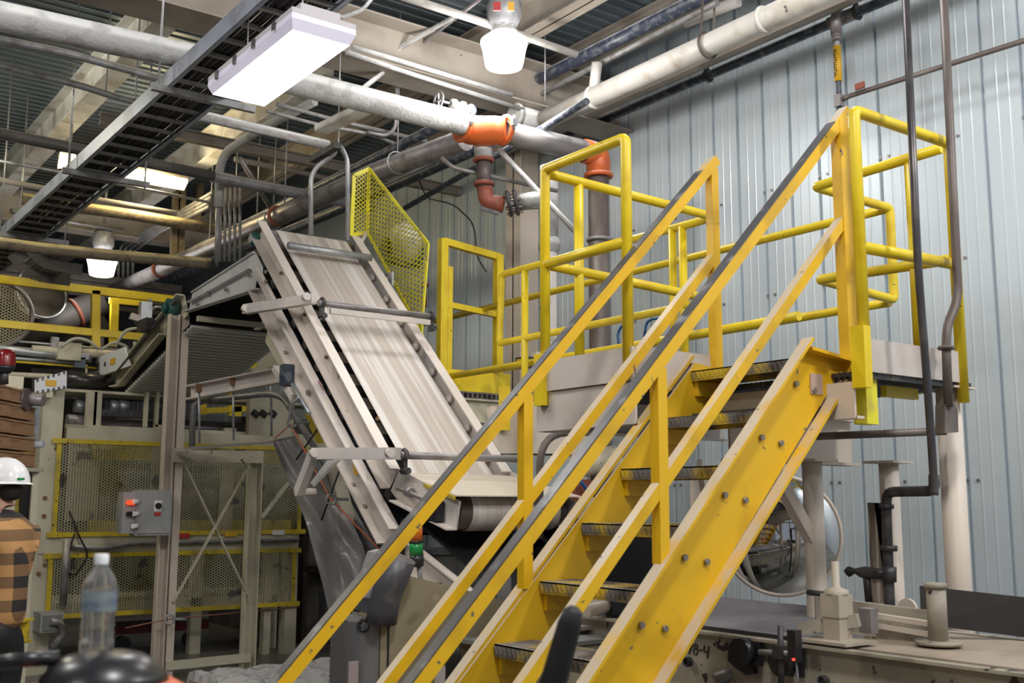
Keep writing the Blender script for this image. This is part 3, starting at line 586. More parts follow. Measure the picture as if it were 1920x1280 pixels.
c = P(190, 517, z=4.75); plight(c.x, c.y, 4.5, 13)
c = P(280, 335, z=5.6); plight(c.x, c.y-.2, 5.5, 35, (1, .8, .45), .15)

# ================================================================== CABLE LADDER AND CEILING PIPES
cl = thing('cable_ladder', 'dark cable ladder with a grey side rail crossing the upper left ceiling', 'cable tray', (2.9, 10, 4.9))
GLB = mat('ladder_grey', (.36, .39, .47), .45, m=.3, c2=(.26, .28, .33), ns=4)
for x, s_ in ((2.33, 1), (2.75, -1)): part('side_rail', MB().chan((x, 4.0, 4.6), (x, 17, 4.6), (s_, 0, 0), .12, .03, .005), GLB, cl)
y = 4.1
while y < 17: part('rung', MB().bb((2.34, y, 4.555), (2.74, y+.04, 4.575)), GALD, cl); y += .28
for k in range(26):
    x = 2.355+k*.0148; pts = [V((x+random.uniform(-.010, .010), 4.0+j*1.08, 4.59+random.uniform(-.006, .015))) for j in range(13)]
    part('cable', MB().tube(pts, .011, 6), BLK if k % 3 else DRK, cl)
for (a, b_) in (((50, 366), (203, 215)),): pass
for k, yy in enumerate((7.3, 9.7, 12.5)):
    part('hanger_strut', MB().bb((2.22, yy-.02, 4.49), (2.98, yy+.02, 4.54)), GALD, cl); part('hanger_rod', MB().cyl((2.27, yy, 4.49), (2.27, yy, 6.5), .008, 6), GAL, cl)
    if k: part('hanger_rod', MB().cyl((2.94, yy, 4.47), (2.94, yy, 6.5), .008, 6), GAL, cl)
def cp(name, label, px, z, w, m, cat='pipe', group=None, ext=None, fr=.15, seg=12):
    zz = z if isinstance(z, (list, tuple)) else [z]*len(px)
    pts = [P(u, v, z=q) for (u, v), q in zip(px, zz)]; dep = sum((p-EYE).dot(FW) for p in pts)/len(pts)
    return solo(name, MB().tube(fil(pts, fr), w/2*dep/F, seg), m, label, cat, group)
# main cross pipe, tee and branch
z0 = 4.8; py_ = 7.3
mp_ = thing('process_pipe', 'big dusty white pipe crossing the ceiling to the orange elbow', 'pipe', (3, py_, z0))
part('run', MB().tube([P(-140, 0, z=z0), P(380, 112, z=z0), P(868, 232, z=z0)], .098, 20), WHD, mp_)
q = P(868, 205, z=5.02); part('capped_stub', MB().tube([(q.x, q.y, 4.8), (q.x, q.y, 5.0), (q.x, q.y, 5.02)], .055, 14).lathe((q.x, q.y, 5.0), [(.055, 0), (.055, .03), (.035, .06), (0, .07)], 14), WHD, mp_)
el = thing('tee_coupling', 'orange grooved pipe elbow capped with white dust below the ceiling', 'pipe fitting', P(900, 245, z=z0))
pa_, pb_, pc_ = P(868, 240, z=z0), P(905, 250, z=z0), P(948, 252, z=z0)
part('body', MB().tube([P(862, 238, z=z0), P(880, 243, z=z0), P(905, 246, z=z0), P(930, 245, z=z0), P(950, 244, z=z0)], [.11, .125, .13, .125, .11], 24), ORG, el)
for u, v in ((866, 238), (946, 244)):
    c = P(u, v, z=z0); r_ = part('clamp', MB().torus(c, X, .115, .022, 28, 8), ORG, el); part('clamp_bolt', MB().box(c-Y*.14+Z*.03, (.05, .03, .06)).cyl(c-Y*.14-Z*.03, c-Y*.14+Z*.09, .012, 8), GAL, r_)
br_ = thing('branch_pipe', 'grey steel pipe running away from the orange elbow to the left distance', 'pipe', (4.8, 11, 4.7))
part('run', MB().tube([P(872, 262, z=z0), P(700, 325, z=z0), P(520, 408, z=z0), P(212, 545, z=z0)], .098, 20), GRY, br_)
for u, v in ((745, 305), (512, 412), (392, 467)): part('pipe_hanger', MB().torus(P(u, v, z=z0), Y, .105, .008, 24, 6).cyl(P(u, v, z=z0)+Z*.1, P(u, v, z=z0)+Z*1.5, .007, 6), GAL, br_)
part('coupling', MB().torus(P(520, 405, z=z0), Y, .10, .022, 24, 8), RST, br_); part('coupling', MB().torus(P(300, 505, z=z0), Y, .10, .022, 24, 8), RST, br_)
rp_ = thing('process_pipe', 'dusty steel pipe from the orange elbow down the wall through a second orange elbow', 'pipe', (6.1, 7.2, 2.4))
vz = P(1112, 285, z=z0); vx = P(1120, 600, d=(vz-EYE).dot(FW)); VX = V((6.15, 7.2, 0))
def vpt(px, py, xx=6.15, yy=7.2): return V((xx, yy, P(px, py, x=xx).z))
part('horizontal_run', MB().tube([P(945, 248, z=z0), P(1100, 284, z=z0)], .098, 20), mat('dusty_top_pipe', (.24, .22, .22), .5, m=.2, dust=(.72, .73, .74), dlo=.0), rp_)
e0 = P(1095, 283, z=z0); bx, by = e0.x+.17, e0.y
part('elbow', MB().tube(fil([e0, V((bx, by, z0)), V((bx, by, z0-.22))], .16, 8), .11, 20), ORG, rp_, 'orange grooved elbow')
part('clamp', MB().torus((bx, by, z0-.2), Z, .115, .022, 28, 8), ORG, rp_); part('riser', MB().cyl((bx, by, z0-.2), (bx, by, 1.0), .095, 20), GRB, rp_, 'brown steel riser')
part('strap', MB().torus((bx, by, 4.0), Z, .10, .018, 24, 6).box((bx+.14, by-.08, 4.0), (.12, .03, .03)), GRY, rp_)
# hanging white riser beside it
wp = thing('vertical_pipe', 'white vertical pipe with flaking paint behind the platform rails', 'pipe', (5.9, 7.75, 0))
c = P(1030, 600, x=5.95); part('lower_run', MB().cyl((c.x, c.y, 0), (c.x, c.y, P(1028, 385, x=5.95).z), .07, 18), WHT, wp)
part('upper_run', MB().cyl((c.x, c.y, 3.98), (c.x, c.y, 4.72), .085, 18).lathe((c.x, c.y, 3.9), [(.07, 0), (.10, .03), (.10, .1), (.085, .14)], 18), WHD, wp)
part('tee_arm', MB().cyl((c.x, c.y, P(1010, 385, x=5.95).z), P(965, 383, x=5.6), .06, 16), WHD, wp)
# dropping branch with valve flange
db = thing('drop_leg', 'rust-red elbow drop pipe with a bolted flange under the orange elbow', 'pipe', P(905, 330, z=4.5))
p0 = P(905, 262, z=z0-.05); dd = (p0-EYE).dot(FW); q = [P(905, 268, d=dd), P(907, 300, d=dd), P(908, 350, d=dd), P(912, 378, d=dd), P(945, 384, d=dd)]
part('neck', MB().tube([q[0], q[1]], .08, 16), WHD, db); part('middle', MB().tube([q[1], q[2]], .062, 16), GRB, db); part('elbow', MB().tube(fil(q[2:], .14, 7), .07, 16), RST, db, 'rust-red elbow')
for a in (q[1], lerp(q[2], q[1], .1)): part('clamp', MB().torus(a, Z, .075, .02, 22, 8), RST, db)
ax = (P(975, 378, d=dd)-q[4]).normalized(); fl = part('flange', MB().cyl(q[4]+ax*.03, q[4]+ax*.06, .115, 24).cyl(q[4]+ax*.09, q[4]+ax*.12, .115, 24), DRK, db, 'dark bolted flange')
a1_ = ax.orthogonal().normalized(); a2_ = ax.cross(a1_)
for k in range(8): an = k*math.pi/4; cc = q[4]+(a1_*math.cos(an)+a2_*math.sin(an))*.09; part('flange_bolt', MB().cyl(cc+ax*.01, cc+ax*.15, .012, 8), BOL, fl)
part('outlet', MB().cyl(q[4]+ax*.12, q[4]+ax*.34, .065, 16), WHD, db); part('valve_lever', MB().bar(P(902, 390, d=dd-.1), P(935, 400, d=dd-.1), .02, .03), DRK, db)
# pipes hugging the wall
wl = thing('jacketed_pipe', 'white jacketed pipe with flaking paint running high along the ribbed wall', 'pipe', (6.3, 6.2, 5.4))
xw = [P(1010, 222, z=5.4), P(1110, 180, z=5.4), P(1530, 0, z=5.4), P(1600, -32, z=5.4)]; xm = sum(p.x for p in xw)/4
part('jacket', MB().cyl((xm, xw[0].y, 5.4), (xm, 3.4, 5.4), .095, 20), WHT, wl)
for yy in (7.35, 5.3): part('joint_collar', MB().torus((xm, yy, 5.4), Y, .095, .018, 24, 8), WHT, wl)
part('elbow_tee', MB().tube(fil([(xm, 7.35, 5.45), (xm, 7.3, 5.72)], .05), .05, 12), WHT, wl); part('end_cap', MB().cyl((xm-.25, xw[0].y+.1, 5.42), (xm+.15, xw[0].y+.1, 5.42), .10, 18).cyl((xm-.3, xw[0].y+.1, 5.42), (xm-.25, xw[0].y+.1, 5.42), .12, 18), WHD, wl)
part('strap_hanger', MB().torus((xm, 5.9, 5.4), Y, .11, .012, 24, 6).bar((xm+.08, 5.9, 5.48), (xm+.1, 5.9, 6.4), .02, .005).bar((xm-.08, 5.9, 5.48), (xm+.02, 5.9, 6.4), .02, .005), GRB, wl)
solo('wall_ledge', MB().chan((6.9, 3.0, 5.62), (6.9, 10, 5.62), (-1, 0, 0), .16, .1), BMT, 'tan steel ledge running along the wall just under the jacketed pipe', 'beam')
pb2 = thing('air_line', 'dark blue air line with dusty top running along the ribbed wall', 'pipe', (7.15, 6.5, 5.55))
xa = 7.15; part('run', MB().cyl((xa, 9.3, 5.6), (xa, 4.2, 5.6), .042, 14), BLU, pb2)
for u, v in ((1325, 140), (1605, 30)): c = P(u, v, x=xa-.02); part('pipe_clip', MB().torus((xa, c.y, 5.6), Y, .055, .014, 16, 6).cyl((xa, c.y, 5.65), (xa, c.y, 5.95), .01, 6), DRK, pb2)
xd = xa-.12; c = P(1571, 130, x=xd); part('tee', MB().tube(fil([(xa, c.y+.15, 5.6), (xa, c.y-.12, 5.6)], .05), .055, 12).tube(fil([(xa, c.y, 5.6), (xa-.12, c.y, 5.6), (xa-.12, c.y, 5.42)], .06), .045, 12), GRY, pb2)
dx = P(1575, 150, x=xa-.12); top = 5.44
def wz(px, py): return P(px, py, x=xa-.12)
a, b_ = wz(1566, 85), wz(1588, 225); yl = c.y
part('drop_pipe', MB().cyl((xa-.12, yl, a.z+.1), (xa-.12, yl, P(1585, 235, x=xd).z), .022, 12), BLU, pb2)
part('union', MB().cyl((xa-.12, yl, 5.36), (xa-.12, yl, 5.42), .042, 6), GRY, pb2)
tg = part('pipe_marker', MB().cyl((xa-.12, yl, 5.02), (xa-.12, yl, 5.32), .03, 14), LBY, pb2, 'yellow pipe marker with black lettering')
m = MB(); rnd = random.Random(2)
for k in range(11): zz = 5.28-k*.021; m.box((xa-.152, yl, zz), (.002, .022+.006*rnd.random(), .006)); m.box((xa-.152, yl+rnd.choice((-.009, .009)), zz-.007), (.002, .006, .014))
part('black_lettering', m, LBK, tg, 'illegible black lettering down the marker')
tz = P(1580, 187, x=xd).z
part('valve', MB().box((xa-.12, yl, tz), (.06, .06, .1)), GRY, pb2)
e1_ = P(1925, 76, x=7.1); part('cross_line', MB().tube([(xa-.12, yl, tz), (xa-.1, yl-.1, tz+.02), (7.1, 3.5, P(1925, 76, x=7.1).z)], .02, 10), GRB, pb2); part('red_lever', MB().box((7.0, yl-.22, tz+.05), (.02, .08, .05)), RST, pb2)
# black jacketed line and partner high by the deck edge
cp('steam_line', 'dark pipe with crusted white dust rising to the top edge beside the round lamp', [(870, 218), (1330, -12)], 5.9, 24, BLU)
cp('steam_line', 'thin dark line just below the crusted dusty pipe', [(850, 262), (1345, 5)], 5.75, 10, GALD)
cp('jacketed_pipe', 'short cream jacketed pipe at the top edge above the long white one', [(1285, 42), (1385, 2)], 6.0, 22, WHT)
cp('steam_line', 'long dark dusty pipe just above the big grey branch pipe', [(885, 205), (800, 248), (490, 405), (180, 560)], 5.05, 16, BLU)
cp('steam_line', 'second dark dusty pipe below the big grey branch pipe', [(930, 262), (880, 285), (620, 400), (330, 520)], 5.0, 20, BLU)
cp('steam_line', 'dark dusty pipe under the pale wall ledge behind the yellow guard', [(1100, 190), (960, 275), (760, 390)], [4.9, 4.9, 4.9], 12, BLU)
for (a, b_, z, w_, m_, lb) in [
    ((-20, 195), (405, 172), 0, 0, None, None)]: pass
CPL = [
 ([(-20, 70), (120, 98), (405, 176)], 5.3, 15, GALD, 'dusty brown conduit crossing from the upper left edge to the cable ladder'),
 ([(-20, 118), (150, 160), (235, 188), (370, 213)], 5.25, 13, GALD, 'dusty conduit second from the top at the left edge'),
 ([(372, 213), (500, 243), (616, 270)], 5.0, 15, WHD, 'grey conduit ending at the small bracket above the hooped pipes'),
 ([(372, 222), (500, 251), (612, 277)], 4.95, 9, GALD, 'thin conduit directly under the grey one by the bracket'),
 ([(-20, 246), (160, 282), (400, 330)], 5.0, 21, DUCT, 'thick dark pipe passing behind the cable ladder'),
 ([(396, 330), (480, 347), (575, 365), (700, 388)], 5.0, 21, GALD, 'pale grey thick pipe continuing right of the dark one'),
 ([(-20, 298), (110, 322), (420, 385)], 5.35, 6, GAL, 'thin bright conduit above the warm strip light'),
 ([(-20, 333), (80, 353), (170, 372), (330, 400)], 5.2, 11, BMT, 'dusty tan conduit just above the yellow dusty pipe'),
 ([(40, 372), (135, 388), (260, 405), (404, 430)], 5.15, 22, YDU, 'pipe thickly coated in yellow dust, upper of the two'),
 ([(-20, 452), (60, 464), (200, 478), (395, 494)], 4.2, 22, YDU, 'pipe thickly coated in yellow dust, lower one above the round lamp'),
 ([(750, -8), (900, 40), (1080, 102)], 5.7, 15, WHT, 'cream pipe crossing just left of the big round lamp'),
 ([(660, 88), (730, 108), (960, 178)], 5.5, 9, WHD, 'thin white conduit right of the long lamp, upper one'),
 ([(650, 98), (760, 135), (980, 205)], 5.45, 9, WHD, 'thin white conduit right of the long lamp, lower one'),
 ([(520, 196), (640, 228), (800, 265)], 5.2, 8, GALD, 'dusty thin conduit under the big white pipe'),
 ([(500, 208), (600, 235), (690, 250), (780, 285)], 5.1, 7, GALD, 'second dusty thin conduit under the big white pipe'),
 ([(440, 298), (560, 322), (660, 345)], 5.5, 10, BMT, 'tan dusty conduit in the dark ceiling above the grey branch pipe'),
 ([(20, 395), (60, 402), (230, 430)], 5.4, 10, GALD, 'dusty conduit under the cable ladder end'),
]
for px, z, w_, m_, lb in CPL: cp('conduit', lb, px, z, w_, m_, group='ceiling conduits')
cp('bent_conduit', 'thin white conduit bending down from the roof beam beside the long lamp', [(870, 22), (810, 55), (745, 92), (725, 130), (680, 166)], [6, 5.95, 5.8, 5.6, 5.2], 9, WHD, fr=.2)
cp('bent_conduit', 'dark flexible conduit dropping from the roof beam to the white pipe', [(905, -5), (800, 75), (748, 115), (743, 160), (742, 240), (725, 255), (690, 248)], [6, 5.95, 5.8, 5.6, 5.2, 5.1, 5.1], 7, GRY, fr=.2)
# dusty grey elbow pipe from the ceiling down to the conduits
ep = thing('elbow_pipe', 'wide dusty grey pipe bending down from the ceiling beside the conduit bundle', 'pipe', P(412, 330, z=5))
q = [P(590, 190, z=5.5), P(500, 235, z=5.4), P(412, 292, z=5.3), None]; dd = (q[2]-EYE).dot(FW); q[3] = P(410, 388, d=dd)
part('run', MB().tube(fil(q, .25, 8), 8*dd/F, 16), WHD, ep); part('lower_tube', MB().cyl(P(409, 385, d=dd), P(405, 500, d=dd), 4*dd/F), GRY, ep)
for k, (a, b_) in enumerate(((414, 412), (423, 421), (432, 430), (441, 440), (450, 450))):
    dd2 = 12.2; LB5 = ['leftmost', 'second from left', 'middle', 'fourth from left', 'rightmost'][k]; solo('vertical_conduit', MB().tube([P(a, 352, d=dd2), P(b_, 490, d=dd2)], .018, 8), GALD, LB5+' of five thin vertical conduits beside the dusty grey elbow pipe', 'conduit', 'row of vertical conduits')
for k in range(4):
    a = 222+k*9; d2 = 17.0
    solo('bundle_conduit', MB().tube(fil([P(400-k*2, 360+k*9, d=13.5), P(300, 420+k*5, d=15), P(a+8, 458+k*3, d=d2), P(a, 475, d=d2), P(a, 525, d=d2)], .25, 6), .025, 8), GALD, ['leftmost', 'second', 'third', 'rightmost'][k]+' of four thin bent conduits dropping beside the small round lamp', 'conduit', 'bent conduit bundle')
cp('diagonal_brace', 'thin grey steel brace slanting down to the grey branch pipe', [(450, 296), (512, 398)], [5.3, 4.9], 9, GRY, cat='brace')
dd = 9.3
hp_ = thing('hooped_pipes', 'two thin grey pipes hooped over a small bracket behind the conveyor head', 'pipe', P(630, 280, d=dd))
part('hoop', MB().tube(fil([P(583, 440, d=dd), P(583, 320, d=dd), P(628, 288, d=dd), P(630, 276, d=dd)], .2, 8), .02, 10), GAL, hp_)
part('hoop', MB().tube(fil([P(652, 450, d=dd), P(652, 300, d=dd), P(640, 275, d=dd), P(632, 272, d=dd)], .2, 8), .02, 10), GAL, hp_)
part('bracket', MB().bar(P(586, 300, d=dd+.2), P(634, 272, d=dd-.2), .06, .05), DRK, hp_); part('hanger_rod', MB().cyl(P(634, 272, d=dd), P(637, 225, d=dd+.3), .006, 6), GAL, hp_)
tr = thing('light_trough', 'empty cream fixture trough hanging under the big white pipe', 'fixture', P(645, 230, d=9)); a, b_ = P(602, 248, z=4.75), P(686, 208, z=4.75)
part('trough', MB().chan(a, b_, (0, 0, 1), .13, .05, .008), BMW, tr); part('hanger_wire', MB().cyl(lerp(a, b_, .4), lerp(a, b_, .4)+Z*.9, .005, 6), GAL, tr)
cp('brace_pipe', 'slanting grey brace pipe from the orange elbow down to the wall riser', [(935, 280), (1010, 360), (1085, 440)], [4.7, 4.3, 3.9], 11, WHD, cat='brace')
cp('wall_conduit', 'bent grey conduit under the branch pipe near the drop elbow', [(828, 296), (850, 315), (1045, 358)], [4.6, 4.5, 4.4], 8, GRY, fr=.1)
solo('dangling_cable', MB().tube(fil([P(786, 338, x=5.6), P(800, 372, x=6.2), P(850, 382, x=6.4), P(890, 420, x=6.4), P(893, 480, x=6.4), P(912, 510, x=6.4)], .3, 6), .008, 6), BLK, 'thin black cable dangling in front of the ribbed wall', 'cable')
a = thing('wall_column', 'pale steel column standing against the ribbed wall behind the platform', 'column', (7.2, 9.9, 0)); c = P(975, 560, x=7.15)
part('shaft', MB().ibeam((c.x, c.y, 0), (c.x+.001, c.y, 5.9), .01, .01).bb((c.x-.1, c.y-.14, 0), (c.x-.085, c.y+.14, 5.9)).bb((c.x-.1, c.y-.01, 0), (c.x+.25, c.y+.01, 5.9)), CRM, a)
for u, v, w_ in ((1000, 455, 60), (1090, 420, 40)): pass
for u in (868, 1240, 1600): pass
for j, (u, v0, v1, d_) in enumerate(((183, 0, 0, 0),)): pass
# hanger rods hanging from the deck
for (u, v0, v1, z, hl) in ((252, 60, 215, 5.2, 'right of the left roof beam, beside the cable ladder'), (198, 110, 178, 5.3, 'crossing the left roof beam'), (1022, 65, 190, 5.5, 'right of the big round lamp'), (943, 110, 200, 5.6, 'directly below the big round lamp'), (440, 270, 410, 5.0, 'just right of the row of vertical conduits'), (482, 280, 400, 5.0, 'right of the slanting grey brace'), (534, 275, 380, 5.0, 'left of the hooped pipes')):
    dd = (P(u, v1, z=z)-EYE).dot(FW); solo('hanger_rod', MB().cyl(P(u, v1, d=dd), at(P(u, v1, d=dd), 6.5), .008, 6), GAL, 'threaded rod hanging from the roof '+hl, 'rod', 'threaded hanger rods')
# conduits in front of the platform corner
fc = thing('corner_conduit', 'dark vertical conduit passing in front of the platform corner, jogging at its foot', 'conduit', (4.2, 2.75, 0))
yy = 2.72
part('conduit', MB().tube(fil([P(1697, -30, y=yy), P(1721, 500, y=yy), P(1742, 760, y=yy), P(1752, 915, y=yy), P(1752, 928, y=yy)], .2, 4), .018, 12), mat('conduit_dark', (.06, .055, .06), .35, m=.4, c2=(.10, .09, .09), ns=5), fc)
f2 = thing('corner_conduit', 'grey vertical conduit beside the platform corner post, bent around the rail above a junction box', 'conduit', (4.5, 2.78, 0)); yy = 2.80
part('conduit', MB().tube(fil([P(1768, -30, y=yy), P(1790, 420, y=yy), P(1797, 560, y=yy), P(1776, 610, y=yy), P(1774, 650, y=yy), P(1778, 762, y=yy)], .15, 6), .021, 12), GRB, f2)
part('junction_box', MB().prism([P(1772, 757, y=yy), P(1790, 757, y=yy), P(1796, 768, y=yy), P(1797, 810, y=yy), P(1772, 812, y=yy)], Y*.05), GRB, f2); part('side_conduit', MB().tube([P(1775, 808, y=yy+.02), P(1530, 818, y=3.3)], .018, 12), GRB, f2)
part('clamp', MB().torus(P(1774, 652, y=yy), Z, .03, .01, 16, 6), GRB, f2)
dp = thing('drain_pipe', 'dark iron drain pipe with elbows and side valve before the lower wall', 'pipe', (5.3, 3.6, 0))
def Q(u, v): return P(u, v, x=4.6)
part('run', MB().tube(fil([Q(1751, 890), Q(1752, 920), Q(1662, 922), Q(1662, 960), Q(1668, 1130), Q(1668, 1130)-Z*1.3], .07, 5), .025, 14), DRK, dp)
part('coupling', MB().cyl(Q(1667, 1022), Q(1667, 1032), .04, 12), DRK, dp); part('coupling', MB().cyl(Q(1662, 945), Q(1662, 953), .036, 12), DRK, dp); part('coupling', MB().cyl(Q(1668, 1062), Q(1668, 1090), .033, 12), DRK, dp)
part('side_valve', MB().tube([Q(1660, 1075), Q(1645, 1075), Q(1625, 1073), Q(1612, 1072), Q(1603, 1070), Q(1592, 1071), Q(1584, 1070)], [.022, .027, .032, .024, .012, .027, .008], 12).cyl(Q(1625, 1078), Q(1630, 1128), .02, 10), DRK, dp)
part('support_channel', MB().prism([Q(1626, 942), Q(1655, 944), Q(1655, 962), Q(1645, 966), Q(1650, 1130), Q(1634, 1130)], Y*-.04), CRM, dp)

gv = thing('gate_valve', 'small dusty handwheel valve on top of the big white pipe', 'valve', P(828, 195, z=4.95)); c = P(822, 188, z=5.0)
part('handwheel', MB().torus(c, X, .07, .010, 22, 6).bar(c-Z*.07, c+Z*.07, .012, .012).bar(c-Y*.07, c+Y*.07, .012, .012), GRY, gv); part('stem', MB().cyl(c, c+X*.14, .012, 8), GAL, gv); part('valve_body', MB().lathe(c+X*.12, [(.02, 0), (.045, .01), (.045, .05), (.03, .06), (.03, .1), (.045, .11), (.045, .14), (0, .14)], 14, X), WHD, gv); part('neck', MB().cyl(c+X*.2-Z*.15, c+X*.2, .025, 10), WHD, gv)
ds = thing('wall_switch', 'small black and yellow switch box with hanging cables behind the platform rails', 'switch', P(985, 690, x=5.3)); c = P(985, 680, x=5.35)
part('box', MB().box(c, (.1, .14, .09)), BLP, ds); part('yellow_face', MB().box(c-X*.052, (.006, .10, .06)), LBY, ds)
for k in range(3): part('cable', MB().tube(fil([c-Z*.04+Y*(.04-.04*k), c-Z*.16+Y*(.03-.04*k), c-Z*.24+Y*(.01-.02*k)], .1), .012, 8), GRY, ds)
part('red_body', MB().cyl(c-Z*.32, c-Z*.22, .05, 14), RST, ds); part('bracket', MB().bar(c, c+X*.12, .03, .03), CRM, ds); part('post', MB().bb((5.44, c.y-.03, 0), (5.49, c.y+.03, c.z+.1)), CRM, ds)
bh = thing('blue_hoses', 'two short dark blue hoses looping in front of the brown riser', 'hose', P(1190, 610, x=5.8))
for a in ([(1162, 660), (1158, 625), (1166, 610), (1180, 604)], [(1208, 632), (1212, 605), (1222, 598), (1240, 596)]): part('hose', MB().tube(fil([P(u, v, x=5.75) for u, v in a], .06), .011, 8), mat('hose_blue', (.02, .09, .22), .4), bh)
# ================================================================== CONVEX MIRROR
mr = thing('convex_mirror', 'round convex safety mirror hanging below the platform near the wall', 'mirror', (5.3, 4.5, 1.1))
c = P(1464, 1003, x=5.35); nrm = (EYE-c).normalized(); nrm = (nrm+V((-.25, -.35, 0))).normalized(); R_ = .36
prof = [(math.sin(a)*.52, .52*math.cos(a)-.375) for a in [i*.765/14 for i in range(15)]]
part('mirror_dome', MB().lathe(c, [(r, h*.8) for r, h in prof], 48, nrm), mat('mirror_chrome', (.62, .62, .62), .03, m=1), mr)
part('rim', MB().torus(c, nrm, .362, .012, 48, 8), CRM, mr); part('back', MB().cyl(c-nrm*.03, c-nrm*.005, .355, 40), GRY, mr)
part('arm', MB().bar(c-nrm*.03, c-nrm*.03+V((0, .1, .75)), .03, .03), CRM, mr)
# ================================================================== RIGHT LOWER CONVEYOR
CRP = mat('grimy_shaded_cream', (.40, .36, .28), .55, c2=(.27, .24, .19), ns=4, chips=(.04, .03, .025), cth=.64, cns=16)  # grimy cream, its colour darkened further for the dim lower right corner
rc = thing('packing_conveyor', 'long cream belt conveyor frame at lower right with hand-painted marking', 'conveyor', (4.0, 2.6, 0)); zt = 1.10
xf = 3.66
part('side_frame', MB().chan((xf, 1.2, zt-.14), (xf, 4.9, zt-.14), (-1, 0, 0), .26, .05), CRP, rc); part('side_frame', MB().chan((xf+.85, 1.2, zt-.14), (xf+.85, 4.9, zt-.14), (1, 0, 0), .26, .05), CRP, rc)
part('belt', MB().prism([(xf+.06, 2.95, zt+.0), (xf+.22, 2.95, zt-.03), (xf+.7, 2.95, zt-.03), (xf+.82, 2.95, zt+.05), (xf+.82, 2.95, zt+.02), (xf+.1, 2.95, zt-.06)], Y*2.4), RUB, rc, 'grey troughed belt')
part('belt', MB().bb((xf+.05, 1.2, zt-.05), (xf+.8, 2.95, zt-.01)), mat('belt_pale', (.40, .33, .26), .6, c2=(.32, .26, .2), ns=3), rc, 'pale tan belt')
part('leg', MB().bb((xf-.02, 2.3, 0), (xf+.06, 2.38, .85)), CRP, rc); part('leg', MB().bb((xf-.02, 4.0, 0), (xf+.06, 4.08, .85)), CRP, rc)
def RQ(u, v, x=xf-.05): return P(u, v, x=x)
m = MB(); q8 = lambda u, v: P(1280+u/12, 1180+v/12, x=xf-.009)
m.tube([q8(215, 330), q8(175, 440), q8(140, 545)], .0035, 6); m.tube([q8(295+38*math.sin(k*.524), 368-46*math.cos(k*.524)) for k in range(13)], .0033, 6); m.tube([q8(291+45*math.sin(k*.524), 488-72*math.cos(k*.524)) for k in range(13)], .0033, 6)
m.tube([q8(375, 462), q8(430, 462)], .004, 6); m.tube([q8(485, 365), q8(475, 480), q8(560, 510)], .004, 6); m.tube([q8(590, 385), q8(575, 500), q8(555, 640)], .004, 6); part('painted_marking', m, LBK, rc, 'hand-painted 18-4 on the frame')
part('bearing_housing', MB().prism([RQ(u, v, xf-.01) for u, v in ((1378, 1205), (1400, 1195), (1412, 1212), (1421, 1262), (1412, 1264), (1390, 1250), (1376, 1236))], X*-.04), BLP, rc)
for u, v in ((1293, 1240), (1547, 1276)): p = RQ(u, v, xf-.02); part('bolt', MB().cyl(p-X*.015, p, .022, 10).torus(p-X*.02, X, .018, .005, 14, 5), DRK, rc)
for u, v in ((1400, 1220), (1475, 1240)): p = RQ(u, v); part('flange_bearing', MB().cyl(p-X*.05, p, .055, 20).box(p+V((.01, 0, 0)), (.02, .15, .11)), BLP, rc)
part('return_roller', MB().cyl(RQ(1340, 1275), RQ(1362, 1258)+X*.1, .03, 12), GRY, rc)
part('web_stiffener', MB().bb((xf-.05, 2.98, zt-.26), (xf-.005, 2.99, zt-.02)), CRP, rc)
# sensor post, guide post and deflecting wing
sp_ = thing('sensor_post', 'dark sensor clamped on a thin rod beside the packing conveyor', 'sensor', RQ(1463, 1280)); 
part('rod', MB().cyl(RQ(1465, 1300, 3.5), RQ(1463, 1172, 3.5), .012, 10), DRK, sp_); part('cross_rod', MB().cyl(RQ(1424, 1222, 3.5), RQ(1490, 1225, 3.5), .011, 10), GRY, sp_); part('clamp', MB().box(RQ(1463, 1222, 3.5), (.04, .05, .05)), DRK, sp_)
part('sensor_head', MB().box(RQ(1490, 1210, 3.48), (.04, .04, .12)), BLP, sp_); part('sensor_cable', MB().tube(fil([RQ(1490, 1222, 3.48), RQ(1494, 1250, 3.48), RQ(1497, 1290, 3.48)], .05), .005, 6), GAL, sp_); part('indicator', MB().box(RQ(1488, 1236, 3.45), (.008, .008, .008)), mat('red_led', (.5, 0, 0), .3, emit=(1, .05, .03), es=3), sp_)
CRB = mat('dull_cream', (.46, .40, .32), .5, c2=(.38, .33, .26), ns=6, chips=(.1, .08, .06), cth=.68)
gp = thing('guide_post', 'cream square guide post with crossbar on the packing conveyor edge', 'bracket', RQ(1565, 1215, 3.68)); 
a = RQ(1563, 1212, 3.70); b_ = RQ(1565, 1155, 3.70)
part('base_plate', MB().bb((3.62, a.y-.12, zt), (3.82, a.y+.12, zt+.012)), CRB, gp); part('post', MB().bb((3.69, a.y-.04, zt), (3.77, a.y+.04, zt+.1)), CRB, gp)
part('head', MB().bb((3.685, a.y-.045, zt+.10), (3.775, a.y+.045, zt+.19)).lathe((3.73, a.y, zt+.19), [(.05, 0), (.05, .015), (.025, .025), (.016, .03), (.016, .13), (0, .13)], 12), CRB, gp)
part('crossbar', MB().bar(RQ(1497, 1178, 3.68), RQ(1610, 1162, 3.78), .05, .05), CRP, gp)
part('pivot', MB().cyl(RQ(1555, 1115, 3.75), RQ(1515, 1110, 3.75), .012, 8), DRK, gp)
wg = thing('deflector_wing', 'chipped cream deflector plate angled across the packing conveyor belt', 'guard', RQ(1640, 1200, 3.9))
q = [P(1528, 1118, y=3.15), P(1560, 1121, y=3.12), P(1757, 1146, y=2.65), P(1755, 1222, y=2.65), P(1595, 1187, y=3.0), P(1530, 1165, y=3.14)]
part('plate', MB().prism(q, V((.02, .02, 0))), CRP, wg)
